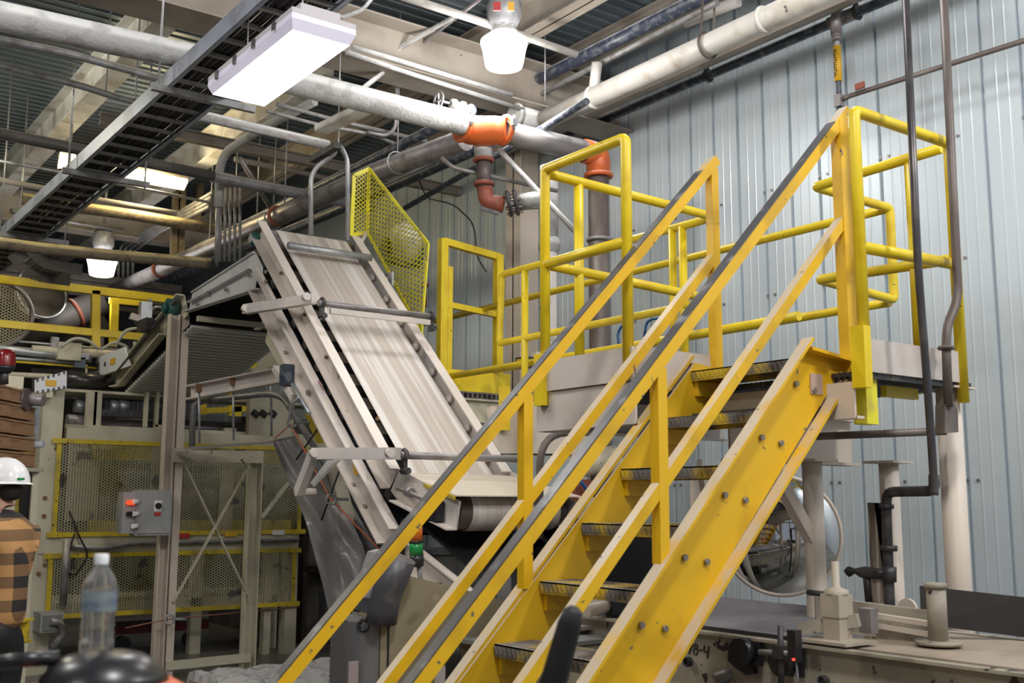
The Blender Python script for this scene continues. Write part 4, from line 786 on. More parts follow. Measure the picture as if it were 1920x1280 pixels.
for v0, v1 in ((1154, 1170), (1172, 1190)): part('stiffener', MB().bar(P(1645, v0, y=2.86), P(1750, v1, y=2.62), .03, .02), CRM, wg)
part('hinge', MB().box(P(1628, 1163, y=2.85), (.05, .06, .10)), GRY, wg)
c = P(1761, 1222, y=2.58); part('end_tube', MB().cyl((c.x, c.y, zt+.01), (c.x, c.y, zt+.22), .038, 18).cyl((c.x, c.y, zt+.22), (c.x, c.y, zt+.24), .044, 12).cyl((c.x, c.y, zt), (c.x, c.y, zt+.015), .09, 18), CRP, wg)
bs_ = solo('side_skirt', MB().prism([P(1724, 1098, y=2.75), P(1925, 1120, x=4.5), P(1925, 1195, x=4.5), P(1727, 1170, y=2.75)], X*.012), mat('skirt_black', (.03, .026, .024), .6), 'black rubber skirt sheet standing along the packing conveyor belt', 'skirt')
dk = solo('round_cap', MB().cyl(P(1700, 1142, x=4.6), P(1700, 1142, x=4.6)+X*.02, .05, 20), CRM, 'pale round disc behind the angled deflector plate', 'disc')
# clutter under the stair: cylinders and box
cy = thing('air_cylinder', 'pair of pale pneumatic cylinders with a black clamp under the stair', 'cylinder', P(1120, 1140, y=4.4))
part('cylinder_tube', MB().cyl(P(1100, 1145, y=4.2), P(1150, 1133, y=4.2), .032, 14), CRM, cy); part('cylinder_tube', MB().cyl(P(1110, 1128, y=4.35), P(1132, 1124, y=4.35), .032, 14), CRM, cy)
part('clamp', MB().box(P(1156, 1138, y=4.18), (.1, .05, .09)), BLP, cy); part('rod_end', MB().cyl(P(1160, 1135, y=4.2), P(1182, 1132, y=4.2), .035, 12), GRY, cy); part('bracket_plate', MB().bb((3.4, 4.3, 1.02), (4.4, 4.5, 1.04)), CRW, cy)
part('orange_strap', MB().bar(P(1160, 1118, y=4.5), P(1184, 1126, y=4.5), .01, .05), ORG, cy)
bx_ = thing('machine_bench', 'dark cream machine bench with black scrawl under the lower stair treads', 'machine', P(1130, 1200, y=4.3))
part('top', MB().bb((3.0, 4.1, .98), (4.1, 4.7, 1.0)), GAL, bx_); part('front_panel', MB().bb((3.05, 4.12, .55), (4.05, 4.14, .97)), CRD, bx_); part('small_box', MB().bb((2.9, 3.95, .78), (3.2, 4.11, .95)), CRM, bx_); part('base', MB().bb((3.1, 4.2, 0), (4.0, 4.6, .55)), DRK, bx_)
# ================================================================== CABINET, STACK LIGHT
cb = thing('printer_cabinet', 'tan metal machine cabinet with rounded dark grey front and screen', 'cabinet', (2.3, 4.9, 0)); 
q = [P(757, 1078, y=5.0), P(880, 1108, y=5.0), P(960, 1130, y=5.0)]
u0, u1 = P(731, 1152, y=4.75), P(733, 1280, y=4.75)
dC = 5.2
def K(u, v, d=dC): return P(u, v, d=d)
zb = lambda p: V((p.x, p.y, 0.0))
A_, B_ = K(729, 1158), K(757, 1076); C2 = K(945, 1128, 5.45); 
base = V((A_.x, A_.y, 0)); dirx = V((C2.x-A_.x, C2.y-A_.y, 0)).normalized(); diry = V((-dirx.y, dirx.x, 0)); 
def loc(a, h, b=0): return base+dirx*a+diry*b+Z*h
zA, zB, zC = A_.z, B_.z, C2.z; ab = (V((B_.x, B_.y, 0))-base).dot(dirx); ac = (V((C2.x, C2.y, 0))-base).dot(dirx)+.04
part('side_panel', MB().prism([loc(0, 0), loc(ac, 0), loc(ac, zC), loc(ab, zB), loc(0, zA)], diry*.5), CAB, cb, 'tan side panel')
part('front_strip', MB().prism([loc(-.04, 0, -.0), loc(-.005, 0, -.0), loc(-.005, zA-.02), loc(-.04, zA-.01)], diry*.5), CAB, cb)
m = MB(); pts = []
for k in range(9): a = math.pi/2*k/8; pts.append(loc(-.045-.12*math.sin(a), 0, .12-.12*math.cos(a)))
pts += [loc(-.165, 0, .45), loc(-.045, 0, .45)]
part('door_column', MB().prism(pts, Z*(zA-.02)), CABG, cb, 'rounded grey steel door column'); 
p = loc(-.17, zA-.17, .16); part('door_lock', MB().torus(P(682, 1172, d=5.17), (EYE-P(682, 1172, d=5.17)), .025, .008, 18, 6), BLP, cb)
lb_ = [K(731, 1158), K(692, 1148), K(662, 1140), K(665, 1128), K(712, 1030), K(760, 1030), K(762, 1045)]
part('bumper', MB().tube(fil([K(715, 1165, 5.15), K(722, 1120, 5.15), K(752, 1045, 5.15)], .1), [.085]*1+[.085]*20 if False else .075, 16), DGR, cb, 'dark rounded bumper')
part('screen_panel', MB().prism([K(668, 1135, 5.2), K(705, 1140, 5.2), K(738, 1060, 5.2), K(716, 1030, 5.25), K(700, 1035, 5.25)], diry*.1), mat('screen_grey', (.34, .33, .34), .4), cb, 'light grey screen hood')
part('bumper_foot', MB().prism([K(662, 1142, 5.2), K(722, 1160, 5.14), K(722, 1125, 5.14), K(668, 1118, 5.2)], diry*.1), DGR, cb)
part('seam', MB().prism([loc(-.006, 0, -.002), loc(.004, 0, -.002), loc(.004, zA, -.002), loc(-.006, zA, -.002)], diry*.004), BLK, cb)
part('screw_cap', MB().cyl(K(817, 1120, dC+.02), K(817, 1120, dC-.02), .017, 14), CAB, cb)
p = K(832, 1262, 5.12); part('white_label', MB().box(p, (.09, .004, .12), (dirx, diry, Z)), LAB, cb); part('label_header', MB().box(p+Z*.05-diry*.004, (.09, .004, .025), (dirx, diry, Z)), LBK, cb); part('photo_label', MB().box(K(836, 1228, 5.14), (.06, .004, .05), (dirx, diry, Z)), LBR, cb)
part('corner_label', MB().box(K(662, 1264, 5.1), (.05, .01, .12)), mat('pinkish_grey_label', (.34, .28, .28), .5), cb)  # label in one even pinkish grey
hd = thing('black_lever', 'black handle lever in front of the cabinet side', 'handle', K(850, 1280, 4.9)); part('grip', MB().tube([K(848, 1300, 4.9), K(850, 1225, 4.9), K(848, 1208, 4.9)], [.035, .035, .02], 12), BLP, hd)
sk = thing('stack_light', 'stack light with amber, green and black segments beside the cabinet', 'signal light', K(785, 1095, 5.5)); D5 = 5.6
def seg_(v0, v1, m_, nm, r=.035): part(nm, MB().cyl(P(779+(v0-990)*.04, v0, d=D5), P(779+(v1-990)*.04, v1, d=D5), r*1.02, 20), m_, sk)
seg_(986, 1012, AMB, 'amber_segment'); seg_(1012, 1017, BLP, 'divider', .036); seg_(1017, 1039, GRN, 'green_segment'); seg_(1039, 1060, BLP, 'base', .036)
part('pole', MB().cyl(P(785, 1060, d=D5), P(790, 1095, d=D5), .012, 10), GAL, sk); part('top_cap', MB().cyl(P(779, 980, d=D5), P(779, 986, d=D5), .036, 20), BLP, sk)
# ================================================================== LEFT: post frame with control box
tw = thing('post_frame', 'tall cream post frame with crossed braces under the descending conveyor', 'frame', (4.1, 10.4, 0)); TY = 10.4
def T(u, v, y=TY): return P(u, v, y=y)
def post(u0, v0, u1, v1, w_, dp=.1, y=TY): a, b_ = T(u0, v0, y), T(u1, v1, y); return MB().bb((a.x-w_/2, y, 0), (a.x+w_/2, y+dp, a.z))
def cpost(x, z1, w_=.13, y=TY): return MB().bb((x-w_/2, y, 0), (x-w_/2+.012, y+.1, z1)).bb((x-w_/2, y+.09, 0), (x+w_/2, y+.1, z1)).bb((x+w_/2-.012, y, 0), (x+w_/2, y+.1, z1))
xL = T(318, 900).x; xR = T(480, 900).x; zt_ = T(345, 590).z; zr = T(480, 850).z
part('post', cpost(xL-.02, zt_, .10), CRM, tw, 'left channel post'); part('post', MB().bb((xL+.05, TY+.0, 0), (xL+.12, TY+.08, zt_)), CRM, tw)
part('post', cpost(xR, zr, .14), CRG, tw, 'right channel post')
m = MB(); 
a, b_ = T(345, 870), T(466, 1120); part('cross_brace', MB().bar(a, b_, .012, .05, Y), CRG, tw); a, b_ = T(466, 872), T(322, 1128); part('cross_brace', MB().bar(a-Y*.03, b_-Y*.03, .012, .05, Y), CRG, tw)
part('top_bar', MB().bar(T(322, 855)-Y*.02, T(490, 857)-Y*.02, .06, .12), CRD, tw, 'black-chipped top bar'); part('foot_bar', MB().bar(T(310, 1248), T(468, 1232), .05, .08), CRG, tw)
part('brace', MB().bar(T(490, 970), T(540, 905), .03, .04), CRG, tw)
q = part('shelf_channel', MB().chan(T(352, 738)+Y*-.1, P(540, 702, y=9.0), (-1, -.3, 0), .14, .07), CRW, tw, 'channel carrying three hanging rods')
for u, v0, v1 in ((373, 735, 830), (437, 722, 825), (508, 705, 818)):
    p = P(u, v0, y=9.9); part('hanger_bolt', MB().cyl(P(u, v0-12, y=9.7), P(u+1, v1, y=9.7), .012, 8), GAL, q); part('rusty_clip', MB().box(P(u, v0-8, y=9.69), (.05, .03, .08)), RSB, q)
part('conduit', MB().tube(fil([T(360, 838), T(362, 760), T(380, 752), P(525, 735, y=9.6), P(560, 790, y=9.2), P(640, 920, y=9.0), P(700, 1030, y=8.6)], .2, 6), .03, 10), GALD, tw)
cbx = thing('control_box', 'grey electrical control box with push buttons on the left post', 'control box', T(280, 960, 10.25)); y_ = 10.2
p0, p1 = P(257, 918, y=y_), P(320, 1003, y=y_)
part('enclosure', MB().bb((p0.x, y_, p1.z), (p1.x, y_+.16, p0.z)), GBX, cbx); part('side_panel', MB().bb((p0.x-.12, y_+.01, p1.z+.02), (p0.x-.002, y_+.15, p0.z-.02)), GBX, cbx); part('lid', MB().bb((p0.x+.02, y_-.012, p1.z+.02), (p1.x-.02, y_, p0.z-.02)), GBX, cbx)
for u, v, mm in ((243, 942, mat('red_button', (.8, .05, .02), .4, emit=(1, .1, .02), es=.8)), (253, 940, LAB), (243, 963, BLP), (253, 963, LAB), (252, 986, LAB)): p = P(u, v, y=y_); part('push_button', MB().cyl(p+X*.04, p-V((.03, .05, 0)), .022, 12), mm, cbx)
p = P(296, 948, y=y_-.015); part('switch', MB().cyl(p-Y*.03, p, .028, 14), BLP, cbx); part('switch_plate', MB().box(p-Z*.0, (.07, .008, .1)), LAB, cbx); part('red_tag', MB().box(p-Z*.075, (.06, .01, .03)), LBR, cbx)
# ================================================================== LEFT: machine cage
CY = 11.4
def Cg(u, v, y=CY): return P(u, v, y=y)
cg = thing('machine_cage', 'cream machine frame closed with two yellow expanded metal guard panels', 'machine guard', (4.0, CY, 0))
x0 = Cg(66, 1100).x; x1 = Cg(102, 1100).x; part('corner_post', MB().bb((x0-.04, CY, 0), (x1-.02, CY+.2, Cg(100, 732).z)), CRG, cg, 'broad left corner post')
xr = Cg(548, 1100).x; part('end_post', MB().bb((xr-.08, CY, 0), (xr+.06, CY+.15, Cg(560, 1000).z)), CRG, cg); part('end_post', MB().bb((xr-.28, CY+.1, 0), (xr-.2, CY+.2, 1.2)), CRG, cg)
for v0, v1 in ((1003, 1030),): a, b_ = Cg(85, v0), Cg(562, v1); part('mid_rail', MB().bb((x0, CY-.02, b_.z+.02), (xr+.05, CY+.02, a.z)), CRG, cg)
part('top_rail', MB().bb((Cg(130, 800).x, CY+.1, Cg(130, 828).z), (xr+.1, CY+.2, Cg(130, 800).z)), CRG, cg); part('top_beam', MB().bb((x1+.02, CY+.25, Cg(130, 780).z), (6.6, CY+.35, Cg(130, 745).z+.0)), CRG, cg) if False else None
for nm, lab, (ax_, av, bx2, bv) in (('guard_panel', 'upper expanded metal panel', (112, 826, 560, 998)), ('guard_panel', 'lower expanded metal panel', (96, 1042, 548, 1152))):
    p, q = Cg(ax_, av, CY-.04), Cg(bx2, bv, CY-.04); zt2, zb2 = p.z, Cg(ax_+4, bv+4, CY-.04).z; quad = [V((p.x, CY-.04, zt2)), V((q.x, CY-.04, zt2)), V((q.x, CY-.04, zb2)), V((p.x, CY-.04, zb2))]
    pn_ = part(nm, MB().diamonds(quad, X, Z, .055, .5, .0075), mat('mesh_dusty', (.50, .46, .30), .5, c2=(.40, .34, .14), ns=2, chips=(.12, .11, .1), cth=.62, cns=4), cg, lab)
    part('panel_frame', framed(MB(), quad, .045, .02, Y), YEC, pn_)
    for c in quad: part('corner_tab', MB().box(c-Y*.02, (.14, .02, .05)), YEC, pn_)
for (u, v) in ((84, 933), (82, 967), (84, 1058), (72, 1075), (105, 840)): p = Cg(u, v, CY-.005); part('bolt', MB().cyl(p-Y*.02, p, .02, 8), RSB, cg)
for (u, v, mm) in ((343, 1004, LBR), (434, 1001, LBY), (522, 998, LAB)): part('warning_label', MB().box(Cg(u, v, CY-.05), (.14, .01, .05)), mm, cg)
part('conduit', MB().tube(fil([Cg(560, 1012, CY-.08), Cg(245, 1018, CY-.08), Cg(200, 1028, CY-.08), Cg(130, 1025, CY-.08)], .1), .025, 10), GALD, cg); part('conduit', MB().cyl(Cg(127, 1010, CY-.1), Cg(118, 1135, CY-.1), .035, 10), GALD, cg)
part('loop_cable', MB().tube(fil([Cg(130, 958, CY-.12), Cg(150, 1010, CY-.12), Cg(168, 1040, CY-.12), Cg(140, 1080, CY-.12), Cg(118, 1070, CY-.12), Cg(140, 1000, CY-.12)], .2, 6), .009, 6), BLK, cg)
jb = thing('junction_box', 'grey cast junction box with bent conduit at the foot of the corner post', 'junction box', Cg(92, 1180)); a, b_ = Cg(72, 1148, CY-.2), Cg(112, 1182, CY-.2)
part('box', MB().bb((a.x, CY-.3, b_.z), (b_.x, CY-.0, a.z)), GBX, jb); part('lid', MB().bb((a.x+.02, CY-.32, b_.z+.02), (b_.x-.02, CY-.3, a.z-.02)), GALD, jb); part('conduit', MB().tube(fil([Cg(95, 1165, CY-.35), Cg(115, 1168, CY-.35), Cg(118, 1190, CY-.35), Cg(98, 1215, CY-.35)], .15, 6), .035, 10), GALD, jb)
# inside the cage: pale boards and machine bodies
inn = thing('cage_machine', 'dusty machine body with pale panels inside the cage', 'machine', (4, 12.2, 0))
part('pale_panel', MB().bb((Cg(130, 900, 12.2).x, 12.2, 1.45), (Cg(185, 900, 12.2).x, 12.3, 2.45)), CRG, inn); part('drum', MB().cyl((3.6, 12.5, 1.7), (5.6, 12.5, 1.7), .38, 24), GRY, inn); part('yellow_beam', MB().bb((3.3, 12.1, 1.25), (5.6, 12.2, 1.45)), YEC, inn); part('yellow_beam', MB().bb((3.3, 12.1, 2.1), (5.6, 12.2, 2.3)), YEC, inn)
part('bed', MB().bb((3.0, 12.0, .5), (5.6, 13.2, .6)), CRG, inn); part('roller', MB().cyl((3.4, 12.4, .9), (5.6, 12.4, .9), .22, 20), DRK, inn)
for x in (3.4, 4.4, 5.3): part('leg', MB().bb((x, 12.0, 0), (x+.12, 12.12, 1.3)), CRG, inn)
for x, w_ in ((3.9, .1), (4.7, .14)): part('upright', MB().bb((x, 12.02, 1.3), (x+w_, 12.1, 2.5)), CRG, inn)
up2 = thing('upper_machine', 'cream beam machine with rollers on top of the cage', 'machine', (4.4, 12.0, 2.5)); UY = 12.0
def U(u, v, y=UY): return P(u, v, y=y)
part('lower_beam', MB().bb((U(125, 800).x, UY, U(130, 826).z), (6.3, UY+.08, U(130, 795).z)), CRG, up2); part('upper_beam', MB().bb((U(185, 765).x, UY+.1, U(185, 778).z), (6.3, UY+.2, U(185, 765).z)), DRK, up2)
part('panel', MB().bb((U(462, 760).x, UY-.1, U(462, 822).z), (U(545, 760).x, UY, U(462, 745).z)), CRG, up2)
for u, w_ in ((165, .1), (178, .08), (275, .03), (295, .03), (325, .1)): part('upright', MB().bb((U(u, 750).x, UY+.02, U(u, 800).z), (U(u, 750).x+w_, UY+.1, U(u, 733).z)), CRG, up2)
part('shaft', MB().cyl(U(125, 790, 12.4), U(125, 790, 12.4)+X*3, .08, 14), GRY, up2); part('roller', MB().cyl((U(124, 705, 12.6).x, 12.6, U(124, 712, 12.6).z), (U(175, 705, 12.6).x+.2, 12.6, U(124, 712, 12.6).z), .09, 20), BLP, up2)
for u in (140, 205, 222, 285): part('chrome_fitting', MB().cyl(U(u, 760, 12.3), U(u+18, 763, 12.3), .07, 14), GAL, up2)
part('top_plate', MB().bb((U(120, 740, 12.1).x, 12.1, U(120, 733, 12.1).z), (6.2, 12.6, U(120, 728, 12.1).z)), CRG, up2)
m = MB()
part('hose', MB().tube(fil([U(362, 838, 11.6), U(378, 825, 11.6), U(395, 820, 11.6), U(405, 835, 11.6)], .1, 6), .02, 8), HOSE, up2); part('motor_can', MB().cyl(U(430, 815, 11.7), U(430, 832, 11.7), .12, 20), WHD, up2); part('red_block', MB().box(U(415, 832, 11.6), (.14, .08, .05)), LBR, up2)
for u in (475, 490, 508): part('lobed_cam', MB().cyl(U(u, 780, 11.9), U(u+6, 772, 11.9), .05, 8), DRK, up2)
for k in range(4): a = thing('stack_crate', '', 'x', (0, 0, 0)) if False else None
# horizontal rods and rails of the upper machine, left part
um = thing('gripper_machine', 'long cream rails and chrome rods of the machine above the cage, at the left edge', 'machine', (3.6, 13, 3)); MY = 13.0
def G_(u, v, y=MY): return P(u, v, y=y)
for u0_, v0_, u1_, v1_, r_, mm, lb in ((-20, 652, 170, 672, .05, GAL, 'steel tube'), (35, 640, 250, 658, .012, GAL, 'thin rod'), (-20, 668, 140, 680, .02, GAL, None), (-20, 700, 290, 715, .03, CRG, None), (60, 655, 330, 672, .05, CRG, 'cream bar'), (30, 678, 180, 690, .012, YEC, None)):
    part('rail', MB().cyl(G_(u0_, v0_), G_(u1_, v1_), r_, 12), mm, um, lb)
part('box', MB().box(G_(127, 660), (.25, .2, .2)), CRG, um); part('clamp', MB().box(G_(102, 642), (.08, .08, .12)), GRY, um); part('clamp', MB().box(G_(148, 668), (.2, .1, .07)), GAL, um); part('clamp', MB().box(G_(148, 680), (.12, .1, .12)), mat('blue_grey', (.12, .16, .2), .5), um)
part('camera_block', MB().box(G_(197, 674), (.18, .1, .08)), GRY, um); part('dark_panel', MB().prism([G_(60, 690, 13.6), G_(330, 700, 13.6), G_(330, 755, 13.6), G_(60, 745, 13.6)], Y*.05), DRK, um)
for q in ([(115, 650), (140, 632), (170, 640), (185, 655)], [(215, 650), (235, 618), (262, 615), (275, 628)], [(190, 655), (215, 640), (240, 650), (235, 668)], [(252, 640), (254, 655), (250, 668)]): part('hose', MB().tube(fil([G_(u, v, 12.8) for u, v in q], .3, 6), .018, 8), HOSE, um)
ga = thing('sensor_stand', 'small grey sensor stand with dark hose beside the yellow rail end', 'sensor', G_(265, 595)); part('head', MB().box(G_(272, 590, 12), (.12, .1, .28)), GAL, ga); part('arm', MB().bar(G_(245, 592, 12), G_(300, 612, 12), .06, .07), CRM, ga); part('rod', MB().cyl(G_(281, 560, 12), G_(282, 600, 12), .02), GAL, ga); part('wheel', MB().torus(G_(297, 592, 12), Y, .1, .015, 20, 6), GRY, ga); part('hose', MB().tube(fil([G_(275, 592, 12), G_(250, 590, 12), G_(252, 608, 12), G_(275, 615, 12)], .15), .01, 6), DRK, ga)
# yellow rail of the left mezzanine
railing('mezzanine_railing', 'square yellow mezzanine railing at the left with dark ducts behind', [], [], grp=None) if False else None
mz = thing('mezzanine_railing', 'square-bar yellow railing at the left with dark ducts behind it', 'railing', (3.4, 14, 3.6)); 
def Mz(u, v, y=14): return P(u, v, y=y)
part('rail', MB().bar(Mz(-30, 520), Mz(332, 563), .08, .10), YEL, mz); part('rail', MB().bar(Mz(-30, 604), Mz(280, 633), .07, .09), YEL, mz); part('post', MB().bar(Mz(179, 545), Mz(179, 655), .10, .08, Y), YEL, mz)
part('post', MB().bar(Mz(215, 562, 15.2), Mz(212, 650, 15.2), .10, .08, Y), YEL, mz); part('rail', MB().bar(Mz(205, 563, 15.2), Mz(280, 570, 15.2), .06, .08), YEL, mz); part('post', MB().bar(Mz(277, 565, 15.2), Mz(277, 600, 15.2), .10, .08, Y), YEL, mz)
# dark duct work behind
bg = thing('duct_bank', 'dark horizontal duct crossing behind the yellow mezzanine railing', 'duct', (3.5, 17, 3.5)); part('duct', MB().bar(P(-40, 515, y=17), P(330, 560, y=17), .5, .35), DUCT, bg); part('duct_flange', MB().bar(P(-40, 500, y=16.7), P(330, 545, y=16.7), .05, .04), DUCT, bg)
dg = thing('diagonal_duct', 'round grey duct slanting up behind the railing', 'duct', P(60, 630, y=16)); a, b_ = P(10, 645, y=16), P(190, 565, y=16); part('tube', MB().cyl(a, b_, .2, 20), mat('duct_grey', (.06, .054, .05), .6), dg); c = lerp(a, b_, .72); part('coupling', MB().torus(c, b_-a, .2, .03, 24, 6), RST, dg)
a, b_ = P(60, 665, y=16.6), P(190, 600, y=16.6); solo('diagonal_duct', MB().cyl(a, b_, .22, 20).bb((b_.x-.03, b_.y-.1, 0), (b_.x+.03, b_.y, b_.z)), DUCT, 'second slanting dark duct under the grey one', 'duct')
fn = thing('wall_fan', 'large fan grille with round pale mesh at the left edge', 'fan', P(0, 590, y=15)); c = P(-5, 588, y=15); part('grille', MB().diamonds([c+V((.42*math.cos(k*math.pi/12), 0, .42*math.sin(k*math.pi/12))) for k in range(24)], X, Z, .07, .55, .01), CRG, fn); part('rim', MB().torus(c, Y, .42, .03, 36, 8), GRY, fn)
fn = thing('duct_fan', 'round glassy duct mouth hanging under the dark duct', 'duct', P(70, 560, y=15.5)); c = P(78, 548, y=15.5); part('rim', MB().torus(c, V((.3, -1, .2)), .36, .015, 36, 6), GAL, fn); part('shroud', MB().lathe(c, [(.36, 0), (.33, .2), (.1, .4), (0, .42)], 32, V((-.1, 1, .2))), DUCT, fn)
ct = thing('curved_cable_tray', 'curved dark cable tray bending below the dusty yellow pipe', 'cable tray', P(90, 500, y=14)); part('hanger_rod', MB().cyl(P(32, 470, y=13), P(32, 470, y=13)+Z*1.9, .01, 6), GAL, ct); pts = fil([P(30, 470, y=13), P(60, 505, y=13), P(100, 512, y=13), P(132, 516, y=13)], .5, 8)
m = MB(); 
for i in range(len(pts)-1): m.bar(pts[i], pts[i+1], .02, .25)
part('side', m, DUCT, ct); m = MB()
for i in range(len(pts)-1): m.bar(pts[i]+Y*-.5+Z*-.02, pts[i+1]+Y*-.5+Z*-.02, .02, .12)
part('side', m, DUCT, ct); m = MB()
for i in range(1, len(pts)-1, 3): part('rung', MB().bar(pts[i], pts[i]-Y*.5, .04, .03), GRY, ct)
bt = thing('electrical_duct', 'pair of tall dusty steel channels hanging right of the warm strip light', 'support', P(335, 420, y=15)); part('channel', MB().bar(P(331, 360, y=14.5), P(326, 478, y=14.5), .10, .06, Y), YDU, bt); part('channel', MB().bar(P(341, 355, y=14.5), P(338, 478, y=14.5), .10, .06, Y), YDU, bt)
solo('support_channel', MB().bar(P(377, 345, y=14.5), P(369, 420, y=14.5), .08, .06, Y), YDU, 'single short dusty channel left of the vertical conduits', 'support')
# yellow ladders & post seen under the conveyor
yl_ = thing('yellow_stair_tower', 'distant yellow ladder and posts seen under the descending conveyor', 'ladder', P(440, 690, y=16)); 
for u0_, v0_, u1_, v1_, w_ in ((452, 660, 450, 730, .12), (452, 690, 480, 682, .08), (420, 700, 418, 735, .1), (430, 690, 428, 735, .06), (441, 672, 440, 735, .05), (380, 740, 378, 830, .1), (445, 760, 443, 800, .12), (385, 770, 480, 765, .08)): part('bar', MB().bar(P(u0_, v0_, y=15), P(u1_, v1_, y=15), w_, .06, Y), YEL, yl_)
part('post', MB().bb((P(440, 700, y=15).x-.06, 15, 0), (P(440, 700, y=15).x, 15.06, 3.6)), YEL, yl_); part('back_panel', MB().prism([P(475, 640, y=15.4), P(525, 640, y=15.4), P(525, 700, y=15.4), P(475, 700, y=15.4)], Y*.1), CRG, yl_)

dm = thing('dark_backdrop', 'dark machine bulk added to deepen the shade between the cage and the hanging grey sheet', 'machine', (6.3, 12, 0)); part('body', MB().bb((5.75, 11.9, 0), (7.3, 15, 2.0)), DUCT, dm); part('door', MB().bb((5.9, 11.88, .15), (6.5, 11.9, 1.8)), DRK, dm); part('post', MB().bb((6.65, 11.7, 0), (6.75, 11.8, 2.3)), GRB, dm); part('ledge', MB().bb((5.7, 11.5, .85), (7.3, 11.9, .92)), DRK, dm)  # dark bulk and its parts added to darken the background here
dn = thing('dark_backdrop', 'low dark machine block behind the wrapped pallet load', 'machine', (6.6, 9.5, 0)); part('body', MB().bb((5.6, 9.2, 0), (7.0, 9.65, 1.15)), DUCT, dn); part('cover', MB().bb((5.55, 9.15, 1.15), (7.0, 9.65, 1.2)), DRK, dn)
# grey plastic sheet / chute hung beside the conveyor
SHM = mat('grey_sheet', (.40, .37, .355), .3, m=.1, c2=(.33, .30, .29), ns=2)
sh = thing('plastic_sheet', 'crumpled glossy grey sheet draped from the post frame down beside the conveyor', 'sheet', P(620, 1000, y=8.9))
rows = [((323, 842), (500, 826), (555, 822), 9.9), ((330, 848), (512, 838), (560, 835), 9.5), ((560, 915), (575, 880), (605, 900), 9.0), ((575, 960), (590, 930), (640, 925), 8.9), ((583, 1010), (620, 990), (665, 990), 8.8), ((608, 1070), (640, 1050), (690, 1050), 8.7), ((615, 1120), (645, 1110), (685, 1090), 8.6), ((618, 1165), (640, 1150), (660, 1140), 8.6)]
top = [P(322, 840, y=10.3), P(430, 832, y=10.0), P(500, 828, y=9.7), P(560, 815, y=9.4)]; bot = [P(330, 846, y=9.9), P(430, 838, y=9.6), P(508, 832, y=9.3), P(560, 826, y=9.2)]
vs = top+bot; part('top_flap', MB().add([v+V((0, 0, .004*random.random())) for v in vs], [(0, 1, 5, 4), (1, 2, 6, 5), (2, 3, 7, 6)], True), SHM, sh)
L_ = [(510, 828), (528, 870), (548, 920), (568, 960), (580, 1000), (592, 1050), (607, 1100), (616, 1150), (622, 1168)]
R_2 = [(560, 822), (588, 860), (618, 905), (640, 940), (660, 980), (680, 1020), (690, 1050), (692, 1080), (690, 1095)]
vs = []; N = 14; rnd = random.Random(3)
for i, (l, r) in enumerate(zip(L_, R_2)):
    for j in range(N+1):
        t = j/N; u = l[0]+(r[0]-l[0])*t; v = l[1]+(r[1]-l[1])*t
        vs.append(P(u, v, y=8.95-.04*i+.07*math.sin(t*7+i*.9)+.05*math.sin(t*13-i*1.7)+rnd.uniform(-.015, .015)))
part('hanging_sheet', MB().add(vs, [(i*(N+1)+j, i*(N+1)+j+1, (i+1)*(N+1)+j+1, (i+1)*(N+1)+j) for i in range(len(L_)-1) for j in range(N)], True), SHM, sh)
for q in ([(600, 798), (555, 862)], [(640, 872), (603, 975)]): part('bungee_hook', MB().tube([P(u, v, y=8.75) for u, v in q], .008, 6), BLK, sh)
ms = sh
o = [c for c in bpy.data.objects if c.name.startswith('hanging_sheet')][0]; mod = o.modifiers.new('sub', 'SUBSURF'); mod.levels = 2; mod.render_levels = 2
# pull cord of the emergency stop
pc = thing('safety_rope', 'thin orange safety rope stretched down beside the conveyor through steel eye bolts', 'rope', P(620, 930, x=3.4))
part('cord', MB().tube([P(515, 822, y=9.6), P(545, 795, y=8.8), P(620, 935, y=8.2), P(712, 1030, y=7.4)], .007, 6), ORC, pc); part('cord', MB().tube([P(235, 1177, y=10.2), P(318, 1160, y=10.3), P(560, 1138, y=10.8)], .006, 6), RST, pc)
for u, v, d_ in ((548, 792, 8.75), (621, 936, 8.1), (318, 1161, 10.2)): part('eye_bolt', MB().torus(P(u, v, y=d_), (EYE-P(u, v, y=d_)), .04, .009, 18, 6).cyl(P(u+7, v-1, y=d_), P(u+32, v, y=d_), .012, 8), GAL, pc)
part('cord', MB().tube([P(877, 1180, d=5.6), P(915, 1198, d=5.6)], .004, 6), ORC, pc)
lk = thing('limit_switch', 'grey limit switch bracket on the left of the under conveyor', 'switch', Lp(530, 700)); part('bracket', MB().bar(P(518, 690, x=3.5), P(552, 745, x=3.5), .06, .05), CRW, lk); part('switch_body', MB().box(P(538, 703, x=3.48), (.08, .1, .16)), BLU, lk); part('rod', MB().cyl(P(548, 720, x=3.48), P(580, 775, x=3.48), .016, 8), GAL, lk); part('hook', MB().tube(fil([P(560, 745, x=3.45), P(545, 760, x=3.45), P(542, 790, x=3.45)], .1), .01, 6), GAL, lk)
pb3 = thing('side_board', 'pale yellowed board edge under the conveyor behind the orange cord', 'board', P(600, 800, y=9.3)); part('board', MB().prism([P(575, 775, y=9.0), P(598, 830, y=9.0), P(612, 830, y=9.0), P(590, 775, y=9.0)], Y*.05), YEC, pb3); part('board', MB().prism([P(618, 880, y=8.8), P(640, 870, y=8.8), P(672, 990, y=8.8), P(652, 1000, y=8.8)], Y*.05), CRD, pb3)
wb = solo('wrapped_pallet', MB().bb((3.6, 7.6, .0), (4.9, 8.6, .42)), mat('cardboard', (.4, .33, .27), .6), 'low load', 'load') if False else None
wr = thing('wrapped_load', 'low pallet load wrapped in clear crinkled plastic film on the floor', 'pallet load', (3.2, 6.8, 0)); vs = []; N = 22; rnd = random.Random(5)
a, b_, c, e = P(468, 1262, z=.45), P(668, 1238, z=.45), None, None
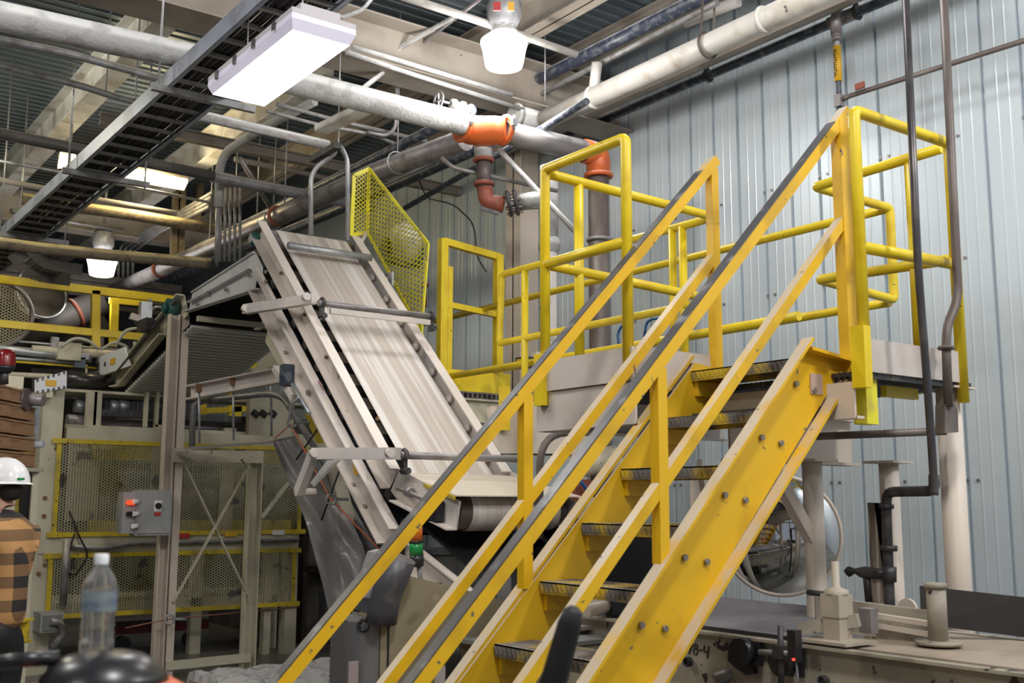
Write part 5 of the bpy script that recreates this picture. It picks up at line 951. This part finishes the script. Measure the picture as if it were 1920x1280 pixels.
ox, oy = P(470, 1290, z=.42).x, P(470, 1290, z=.42).y
for i in range(N+1):
    for j in range(N+1):
        u, v = i/N, j/N; h = .44+.05*rnd.random()-(.32 if (i in (0, N) or j in (0, N)) else 0); vs.append(V((ox+u*1.5-.25+rnd.uniform(-.015, .015), oy-.5+v*1.2+rnd.uniform(-.015, .015), h)))
part('film', MB().add(vs, [(i*(N+1)+j, (i+1)*(N+1)+j, (i+1)*(N+1)+j+1, i*(N+1)+j+1) for i in range(N) for j in range(N)], False), mat('plastic_film', (.42, .40, .39), .12), wr)
part('goods', MB().bb((ox-.2, oy-.45, .12), (ox+1.2, oy+.65, .42)), mat('cardboard', (.40, .33, .28), .6), wr); part('pallet', MB().bb((ox-.2, oy-.45, 0), (ox+1.2, oy+.65, .11)), WOOD, wr)
rt_ = thing('pallet_jack', 'dark red low cart on casters behind the cage legs', 'cart', P(340, 1195, z=.25)); a = P(200, 1200, y=12.6); b_ = P(385, 1190, y=12.6); part('deck', MB().bb((a.x, 12.5, .2), (b_.x, 12.9, .3)), mat('cart_red', (.16, .01, .015), .4), rt_)
for x in (a.x+.15, b_.x-.2): part('caster', MB().cyl((x, 12.5, .09), (x, 12.58, .09), .09, 16), BLP, rt_)
# ================================================================== LEFT EDGE: pallets, post, beacon, bench
FH = V((FW.x, FW.y, 0)).normalized(); pl = []; PX0, PX1 = P(-30, 800, d=8.6), P(24, 800, d=8.6)
for k in range(5):
    v = 738+k*30; c = P(-2, v, d=8.6); t = thing('wooden_pallet', ('topmost' if k == 0 else ('second', 'third', 'fourth', 'lowest visible')[k-1])+' wooden pallet of the stack at the left edge', 'pallet', c-Z*.07, 'stacked wooden pallets')
    for dz in (.045, -.05): part('deck_board', MB().box(c+Z*dz-RT*.03, (.26, .9, .016), (RT, FH, Z)), WOOD, t)
    for a in (-.12, .075): part('stringer', MB().box(c+RT*a, (.03, .88, .079), (RT, FH, Z)), WOOD, t)
c = P(-2, 738+4*30, d=8.6)-Z*.075; t = thing('storage_rack', 'low cream rack carrying the stacked pallets at the left edge', 'rack', (c.x, c.y, 0)); part('shelf', MB().box(c-Z*.01-RT*.1, (.5, 1, .03), (RT, FH, Z)), CRG, t)
for a in (-.32, .1):
    for b_ in (-.45, .45): q = c+RT*a+FH*b_; part('leg', MB().bb((q.x-.025, q.y-.025, 0), (q.x+.025, q.y+.025, c.z-.02)), CRG, t)
t = thing('rack_post', 'cream rack post right of the stacked pallets with a pipe clamp', 'post', P(32, 1000, d=9)); a = P(33, 705, d=9); part('post', MB().bb((a.x-.08, a.y, 0), (a.x+.05, a.y+.1, a.z)), CRG, t); part('pipe_end', MB().cyl(P(45, 748, d=8.9), P(82, 750, d=8.9), .05, 14), GRY, t); part('flange', MB().cyl(P(42, 748, d=8.85), P(52, 748, d=8.85), .09, 14), GRB, t)
part('blue_strut', MB().bar(P(64, 750, d=9.2), P(60, 832, d=9.2), .07, .08, FW), mat('pale_blue_paint', (.45, .5, .56), .5), t); part('lower_strut', MB().tube([P(38, 810, d=9.1), P(60, 835, d=9.1), P(82, 832, d=9.1)], .03), mat('pale_blue_paint', (.45, .5, .56), .5), t)
bc_ = thing('beacon_light', 'dark red beacon dome on a short stand at the left edge', 'signal light', P(8, 705, d=8)); part('dome', MB().lathe(P(8, 686, d=8), [(.075, 0), (.075, .06), (.068, .1), (.05, .12), (0, .125)], 24), REDL, bc_); part('base', MB().lathe(P(8, 692, d=8), [(.04, -.03), (.07, 0), (.075, .025), (0, .03)], 20), BLP, bc_); part('stand', MB().cyl(P(8, 720, d=8), P(8, 692, d=8), .03, 10), DRK, bc_)
yb2 = thing('yellow_bench', 'small yellow steel beam on a cream leg behind the person', 'beam', P(28, 1210, d=7.2)); part('beam', MB().ibeam(P(-40, 1184, d=7.2), P(54, 1182, d=7.2), .155, .14), YEC, yb2); c = P(30, 1210, d=7.25); part('leg', MB().bb((c.x-.04, c.y-.03, 0), (c.x+.04, c.y+.03, c.z)), CRG, yb2)
sm_ = thing('side_cage', 'narrow expanded metal guard behind the person and the rack post', 'guard', P(50, 1100, y=11.8)); quad = [P(35, 845, y=12), P(66, 845, y=12), V((P(64, 1150, y=12).x, 12, .02)), V((P(28, 1150, y=12).x, 12, .02))]; part('mesh_panel', MB().diamonds(quad, X, Z, .06, .5, .008), GAL, sm_); part('frame', framed(MB(), quad, .04, .02, Y), YEC, sm_)
part('black_panel', MB().prism([P(38, 900, y=11.9), P(70, 880, y=11.9), P(66, 1080, y=11.9), P(36, 1080, y=11.9)], Y*.02), BLK, sm_)
# ================================================================== PERSON (plaid shirt, white hard hat, facing left, cut by the frame edge)
DP = 6.0; c0 = P(16, 905, d=DP); per = thing('person', 'person in a white hard hat and tan plaid shirt facing left at the left edge', 'person', (c0.x, c0.y, 0))
fwd = (-RT*.96+FW*.25); fwd.z = 0; fwd.normalize(); side = Z.cross(fwd)
def H(f, s_, h): return V((c0.x, c0.y, 0))+fwd*f+side*s_+Z*h
def skinned(name, vp, ed, m_, root=0, par=per, sub=2):
    me = bpy.data.meshes.new(name); me.from_pydata([v-V(par['_o']) for v, r in vp], ed, []); o = bpy.data.objects.new(name, me); COL.objects.link(o); o.parent = par; o['_o'] = par['_o']
    s_ = o.modifiers.new('skin', 'SKIN')
    for i, (v, r) in enumerate(vp): sv = me.skin_vertices[0].data[i]; sv.radius = r if isinstance(r, tuple) else (r, r); sv.use_root = (i == root)
    u = o.modifiers.new('sub', 'SUBSURF'); u.levels = sub; u.render_levels = sub; me.materials.append(m_)
    s_.use_smooth_shade = True; return o
SKN = mat('skin', (.52, .28, .19), .5)
hz = c0.z
# body (skin): neck + head + trunk + arms + hands in one surface, clothes over it
zc = 1.43
body = [(H(0.040, 0, 0.980), (.10, .13)), (H(0.050, 0, 1.253), (.11, .15)), (H(0.040, 0, 1.507), (.10, .16)), (H(.045, 0, 1.575), (.058, .062)), (H(.04, 0, 1.62), (.058, .058)), (H(.07, 0, 1.675), (.112, .078)), (H(.045, 0, 1.76), (.105, .08)),
 (H(0.040, .20, 1.507), .055), (H(0.120, .26, 1.228), .045), (H(0.360, .24, 1.279), .036), (H(0.440, .23, 1.304), .03), (H(0.040, -.20, 1.507), .055), (H(0.120, -.26, 1.228), .045), (H(0.360, -.2, 1.279), .036), (H(0.440, -.18, 1.304), .03),
 (H(0.060, .09, 0.900), .09), (H(0.090, .10, 0.500), .062), (H(0.060, .1, 0.090), .045), (H(0.190, .1, 0.050), .04), (H(0.060, -.09, 0.900), .09), (H(0.060, -.10, 0.500), .062), (H(0.040, -.1, 0.090), .045), (H(0.170, -.1, 0.050), .04)]
skinned('body', body, [(0, 1), (1, 2), (2, 3), (3, 4), (4, 5), (5, 6), (2, 7), (7, 8), (8, 9), (9, 10), (2, 11), (11, 12), (12, 13), (13, 14), (0, 15), (15, 16), (16, 17), (17, 18), (0, 19), (19, 20), (20, 21), (21, 22)], SKN)
for sd_ in (1, -1):
    w0 = H(.44, .23*sd_ if sd_ > 0 else -.18, 1.304)
    for k in range(4): b0 = w0+side*(.027-.018*k)*1.0+fwd*.06; skinned('finger', [(w0+fwd*.02, .012), (b0, .0095), (b0+fwd*.035-Z*.01, .0085), (b0+fwd*.05-Z*.035, .0075)], [(0, 1), (1, 2), (2, 3)], SKN, sub=1)
    skinned('thumb', [(w0, .012), (w0-side*.035*sd_+fwd*.02+Z*.01, .011), (w0-side*.04*sd_+fwd*.055, .009)], [(0, 1), (1, 2)], SKN, sub=1)
pm = bpy.data.materials.new('plaid_flannel'); pm.use_nodes = True; nt = pm.node_tree; bs = nt.nodes['Principled BSDF']; bs.inputs['Roughness'].default_value = .85
tc = nt.nodes.new('ShaderNodeTexCoord'); fs = []
for dr_, per_ in ((fwd, .125), (Z, .125)):
    dt = nt.nodes.new('ShaderNodeVectorMath'); dt.operation = 'DOT_PRODUCT'; nt.links.new(tc.outputs['Object'], dt.inputs[0]); dt.inputs[1].default_value = tuple(dr_)
    a = nt.nodes.new('ShaderNodeMath'); a.operation = 'DIVIDE'; nt.links.new(dt.outputs['Value'], a.inputs[0]); a.inputs[1].default_value = per_
    b_ = nt.nodes.new('ShaderNodeMath'); b_.operation = 'FLOORED_MODULO'; nt.links.new(a.outputs[0], b_.inputs[0]); b_.inputs[1].default_value = 1
    c_ = nt.nodes.new('ShaderNodeMath'); c_.operation = 'GREATER_THAN'; nt.links.new(b_.outputs[0], c_.inputs[0]); c_.inputs[1].default_value = .5; fs.append(c_.outputs[0])
ad = nt.nodes.new('ShaderNodeMath'); ad.operation = 'ADD'; nt.links.new(fs[0], ad.inputs[0]); nt.links.new(fs[1], ad.inputs[1]); dv_ = nt.nodes.new('ShaderNodeMath'); dv_.operation = 'DIVIDE'; nt.links.new(ad.outputs[0], dv_.inputs[0]); dv_.inputs[1].default_value = 2
cr = nt.nodes.new('ShaderNodeValToRGB'); cr.color_ramp.interpolation = 'CONSTANT'; cr.color_ramp.elements[0].color = (.50, .27, .10, 1); cr.color_ramp.elements[1].position = .8; cr.color_ramp.elements[1].color = (.025, .022, .022, 1); e_ = cr.color_ramp.elements.new(.4); e_.color = (.20, .11, .05, 1)
nt.links.new(dv_.outputs[0], cr.inputs[0]); nt.links.new(cr.outputs[0], bs.inputs['Base Color'])
shirt = [(H(0.055, 0, 0.930), (.185, .215)), (H(0.030, 0, 1.127), (.14, .185)), (H(0.030, 0, 1.355), (.145, .19)), (H(0.030, 0, 1.532), (.115, .16)), (H(0.040, 0, 1.620), (.075, .085)), (H(0.030, .21, 1.507), .08), (H(0.110, .27, 1.203), .068), (H(0.340, .24, 1.266), .05), (H(0.030, -.21, 1.507), .08), (H(0.110, -.27, 1.203), .068), (H(0.340, -.2, 1.266), .05)]
skinned('plaid_shirt', shirt, [(0, 1), (1, 2), (2, 3), (3, 4), (3, 5), (5, 6), (6, 7), (3, 8), (8, 9), (9, 10)], pm)
skinned('trousers', [(H(.04, 0, 1.06), (.15, .19)), (H(.04, 0, .97), (.19, .23)), (H(0.060, .1, 0.840), .145), (H(0.090, .11, 0.500), .10), (H(0.060, .11, 0.120), .085), (H(0.060, -.1, 0.840), .145), (H(0.060, -.11, 0.500), .10), (H(0.040, -.11, 0.120), .085)], [(0, 1), (1, 2), (2, 3), (3, 4), (1, 5), (5, 6), (6, 7)], BLK)
for s_ in (.11, -.11): part('boot', MB().box(H(.06, s_, .05), (.3, .1, .1), (fwd, side, Z)), BLP, per)
hc = H(.03, 0, 1.735)
m = MB(); vs = []; 
for i in range(9):
    a = i/8*math.pi/2
    for k in range(28): an = 2*math.pi*k/28; vs.append(hc+fwd*math.cos(an)*.145*math.cos(a)+side*math.sin(an)*.12*math.cos(a)+Z*(.02+.14*math.sin(a)))
m.add(vs, [(i*28+k, i*28+(k+1) % 28, (i+1)*28+(k+1) % 28, (i+1)*28+k) for i in range(8) for k in range(28)], True)
vs = [hc+fwd*(math.cos(2*math.pi*k/28)*(.145+j*.025)+(.03*j if math.cos(2*math.pi*k/28) > .3 else 0))+side*math.sin(2*math.pi*k/28)*(.12+j*.02)+Z*(.022-.012*j) for j in (0, 1) for k in range(28)]
m.add(vs, [(k, (k+1) % 28, 28+(k+1) % 28, 28+k) for k in range(28)], True)
hh = part('hard_hat', m, mat('hat_white', (.78, .77, .78), .25), per, 'white hard hat'); part('hat_sticker', MB().box(hc-fwd*.135-side*.0+Z*.045+(-FW)*.05, (.04, .004, .012), (RT, FW, Z)), GRN, hh)
skinned('hair', [(H(.0, 0, 1.745), (.085, .085)), (H(-.015, 0, 1.69), (.07, .075)), (H(-.02, 0, 1.65), (.045, .055))], [(0, 1), (1, 2)], mat('hair_dark', (.018, .012, .01), .6))
skinned('beard', [(H(.125, 0, 1.628), (.048, .05)), (H(.07, 0, 1.625), (.065, .075))], [(0, 1)], mat('beard_brown', (.08, .04, .025), .7))
for s_ in (.078, -.078): part('ear', MB().lathe(H(.025, s_*1.02, 1.695), [(0, -.012), (.022, -.008), (.03, .0), (.022, .01), (0, .012)], 14, side), SKN, per)
part('nose', MB().prism([H(.145, .014, 1.668), H(.145, -.014, 1.668), H(.182, 0, 1.660), ], Z*.04), SKN, per)
for s_ in (.034, -.034): part('eye', MB().lathe(H(.145, s_, 1.712), [(0, -.008), (.01, 0), (0, .008)], 10, fwd), LAB, per)
part('mouth', MB().box(H(.156, 0, 1.644), (.01, .045, .008), (fwd, side, Z)), mat('lip', (.35, .13, .1), .5), per)
part('safety_glasses', MB().bar(H(.02, .085, 1.712), H(.16, .07, 1.712), .006, .012).bar(H(.02, -.085, 1.712), H(.16, -.07, 1.712), .006, .012).bar(H(.165, .07, 1.712), H(.165, -.07, 1.712), .008, .03), mat('glasses_dark', (.03, .03, .03), .2), per)
# ================================================================== FOREGROUND
fc_ = P(196, 1265, d=2.05); dr = thing('shop_vacuum', 'orange drum with a black domed lid in the near foreground', 'drum', (fc_.x, fc_.y, .9)); cz = P(196, 1222, d=2.05).z
part('lid', MB().lathe((fc_.x, fc_.y, cz), [(0, 0), (.045, 0), (.07, -.006), (.09, -.018), (.112, -.04), (.118, -.055), (.10, -.06)], 40), BLP, dr)
part('lid_recess', MB().bar(V((fc_.x, fc_.y, cz-.028))-FW*.09-RT*.06, V((fc_.x, fc_.y, cz-.028))-FW*.09-RT*.02, .02, .008), BLK, dr)
part('body', MB().lathe((fc_.x, fc_.y, cz-.05), [(.02, 0), (.125, -.005), (.15, -.02), (.16, -.05), (.165, -.4), (.16, -.75), (0, -.75)], 44), ORD, dr); part('stand', MB().cyl((fc_.x, fc_.y, 0), (fc_.x, fc_.y, cz-.78), .17, 24), BLP, dr)
part('hose_arm', MB().tube([P(-40, 1248, d=2.0), P(40, 1237, d=2.0), P(110, 1232, d=2.03)], .014, 12), BLP, dr)
bp = P(180, 1226, d=2.08); bo_ = thing('water_bottle', 'clear plastic water bottle standing on the black lid', 'bottle', bp)
cp_ = mat('bottle_plastic', (.95, .96, .97), .05); b_ = cp_.node_tree.nodes['Principled BSDF']; b_.inputs['Transmission Weight'].default_value = .92; b_.inputs['IOR'].default_value = 1.12
s = .19/.215
prof = [(.0, 0), (.026, .0), (.031, .006), (.0315, .03), (.0285, .036), (.0315, .044), (.0285, .052), (.0315, .06), (.0290, .075), (.0320, .085), (.0325, .14), (.030, .155), (.024, .17), (.014, .185), (.0115, .19), (.0115, .2)]
part('body', MB().lathe(bp, [(r, h*s) for r, h in prof], 32), cp_, bo_); part('cap', MB().lathe(bp, [(.0135, .192*s), (.0135, .212*s), (.012, .214*s), (0, .214*s)], 24), mat('cap_clear', (.8, .82, .84), .3), bo_)
lbm = mat('bottle_label', (.30, .38, .40), .3, c2=(.06, .12, .28), ns=12, stretch=(1, 1, 2)); b_ = lbm.node_tree.nodes['Principled BSDF']; b_.inputs['Alpha'].default_value = .55
part('label', MB().lathe(bp, [(.0332, .092*s), (.0335, .134*s)], 32), lbm, bo_)
gh = thing('black_grip', 'out-of-focus black rounded handle in front of the stair foot', 'handle', P(1040, 1280, d=2.4)); part('grip', MB().tube([P(1020, 1330, d=2.4), P(1040, 1270, d=2.4), P(1068, 1170, d=2.4), P(1075, 1145, d=2.4), P(1077, 1137, d=2.4)], [.030, .030, .027, .022, .010], 18), BLK, gh)
for o in bpy.data.objects:
    if '_o' in o: del o['_o']
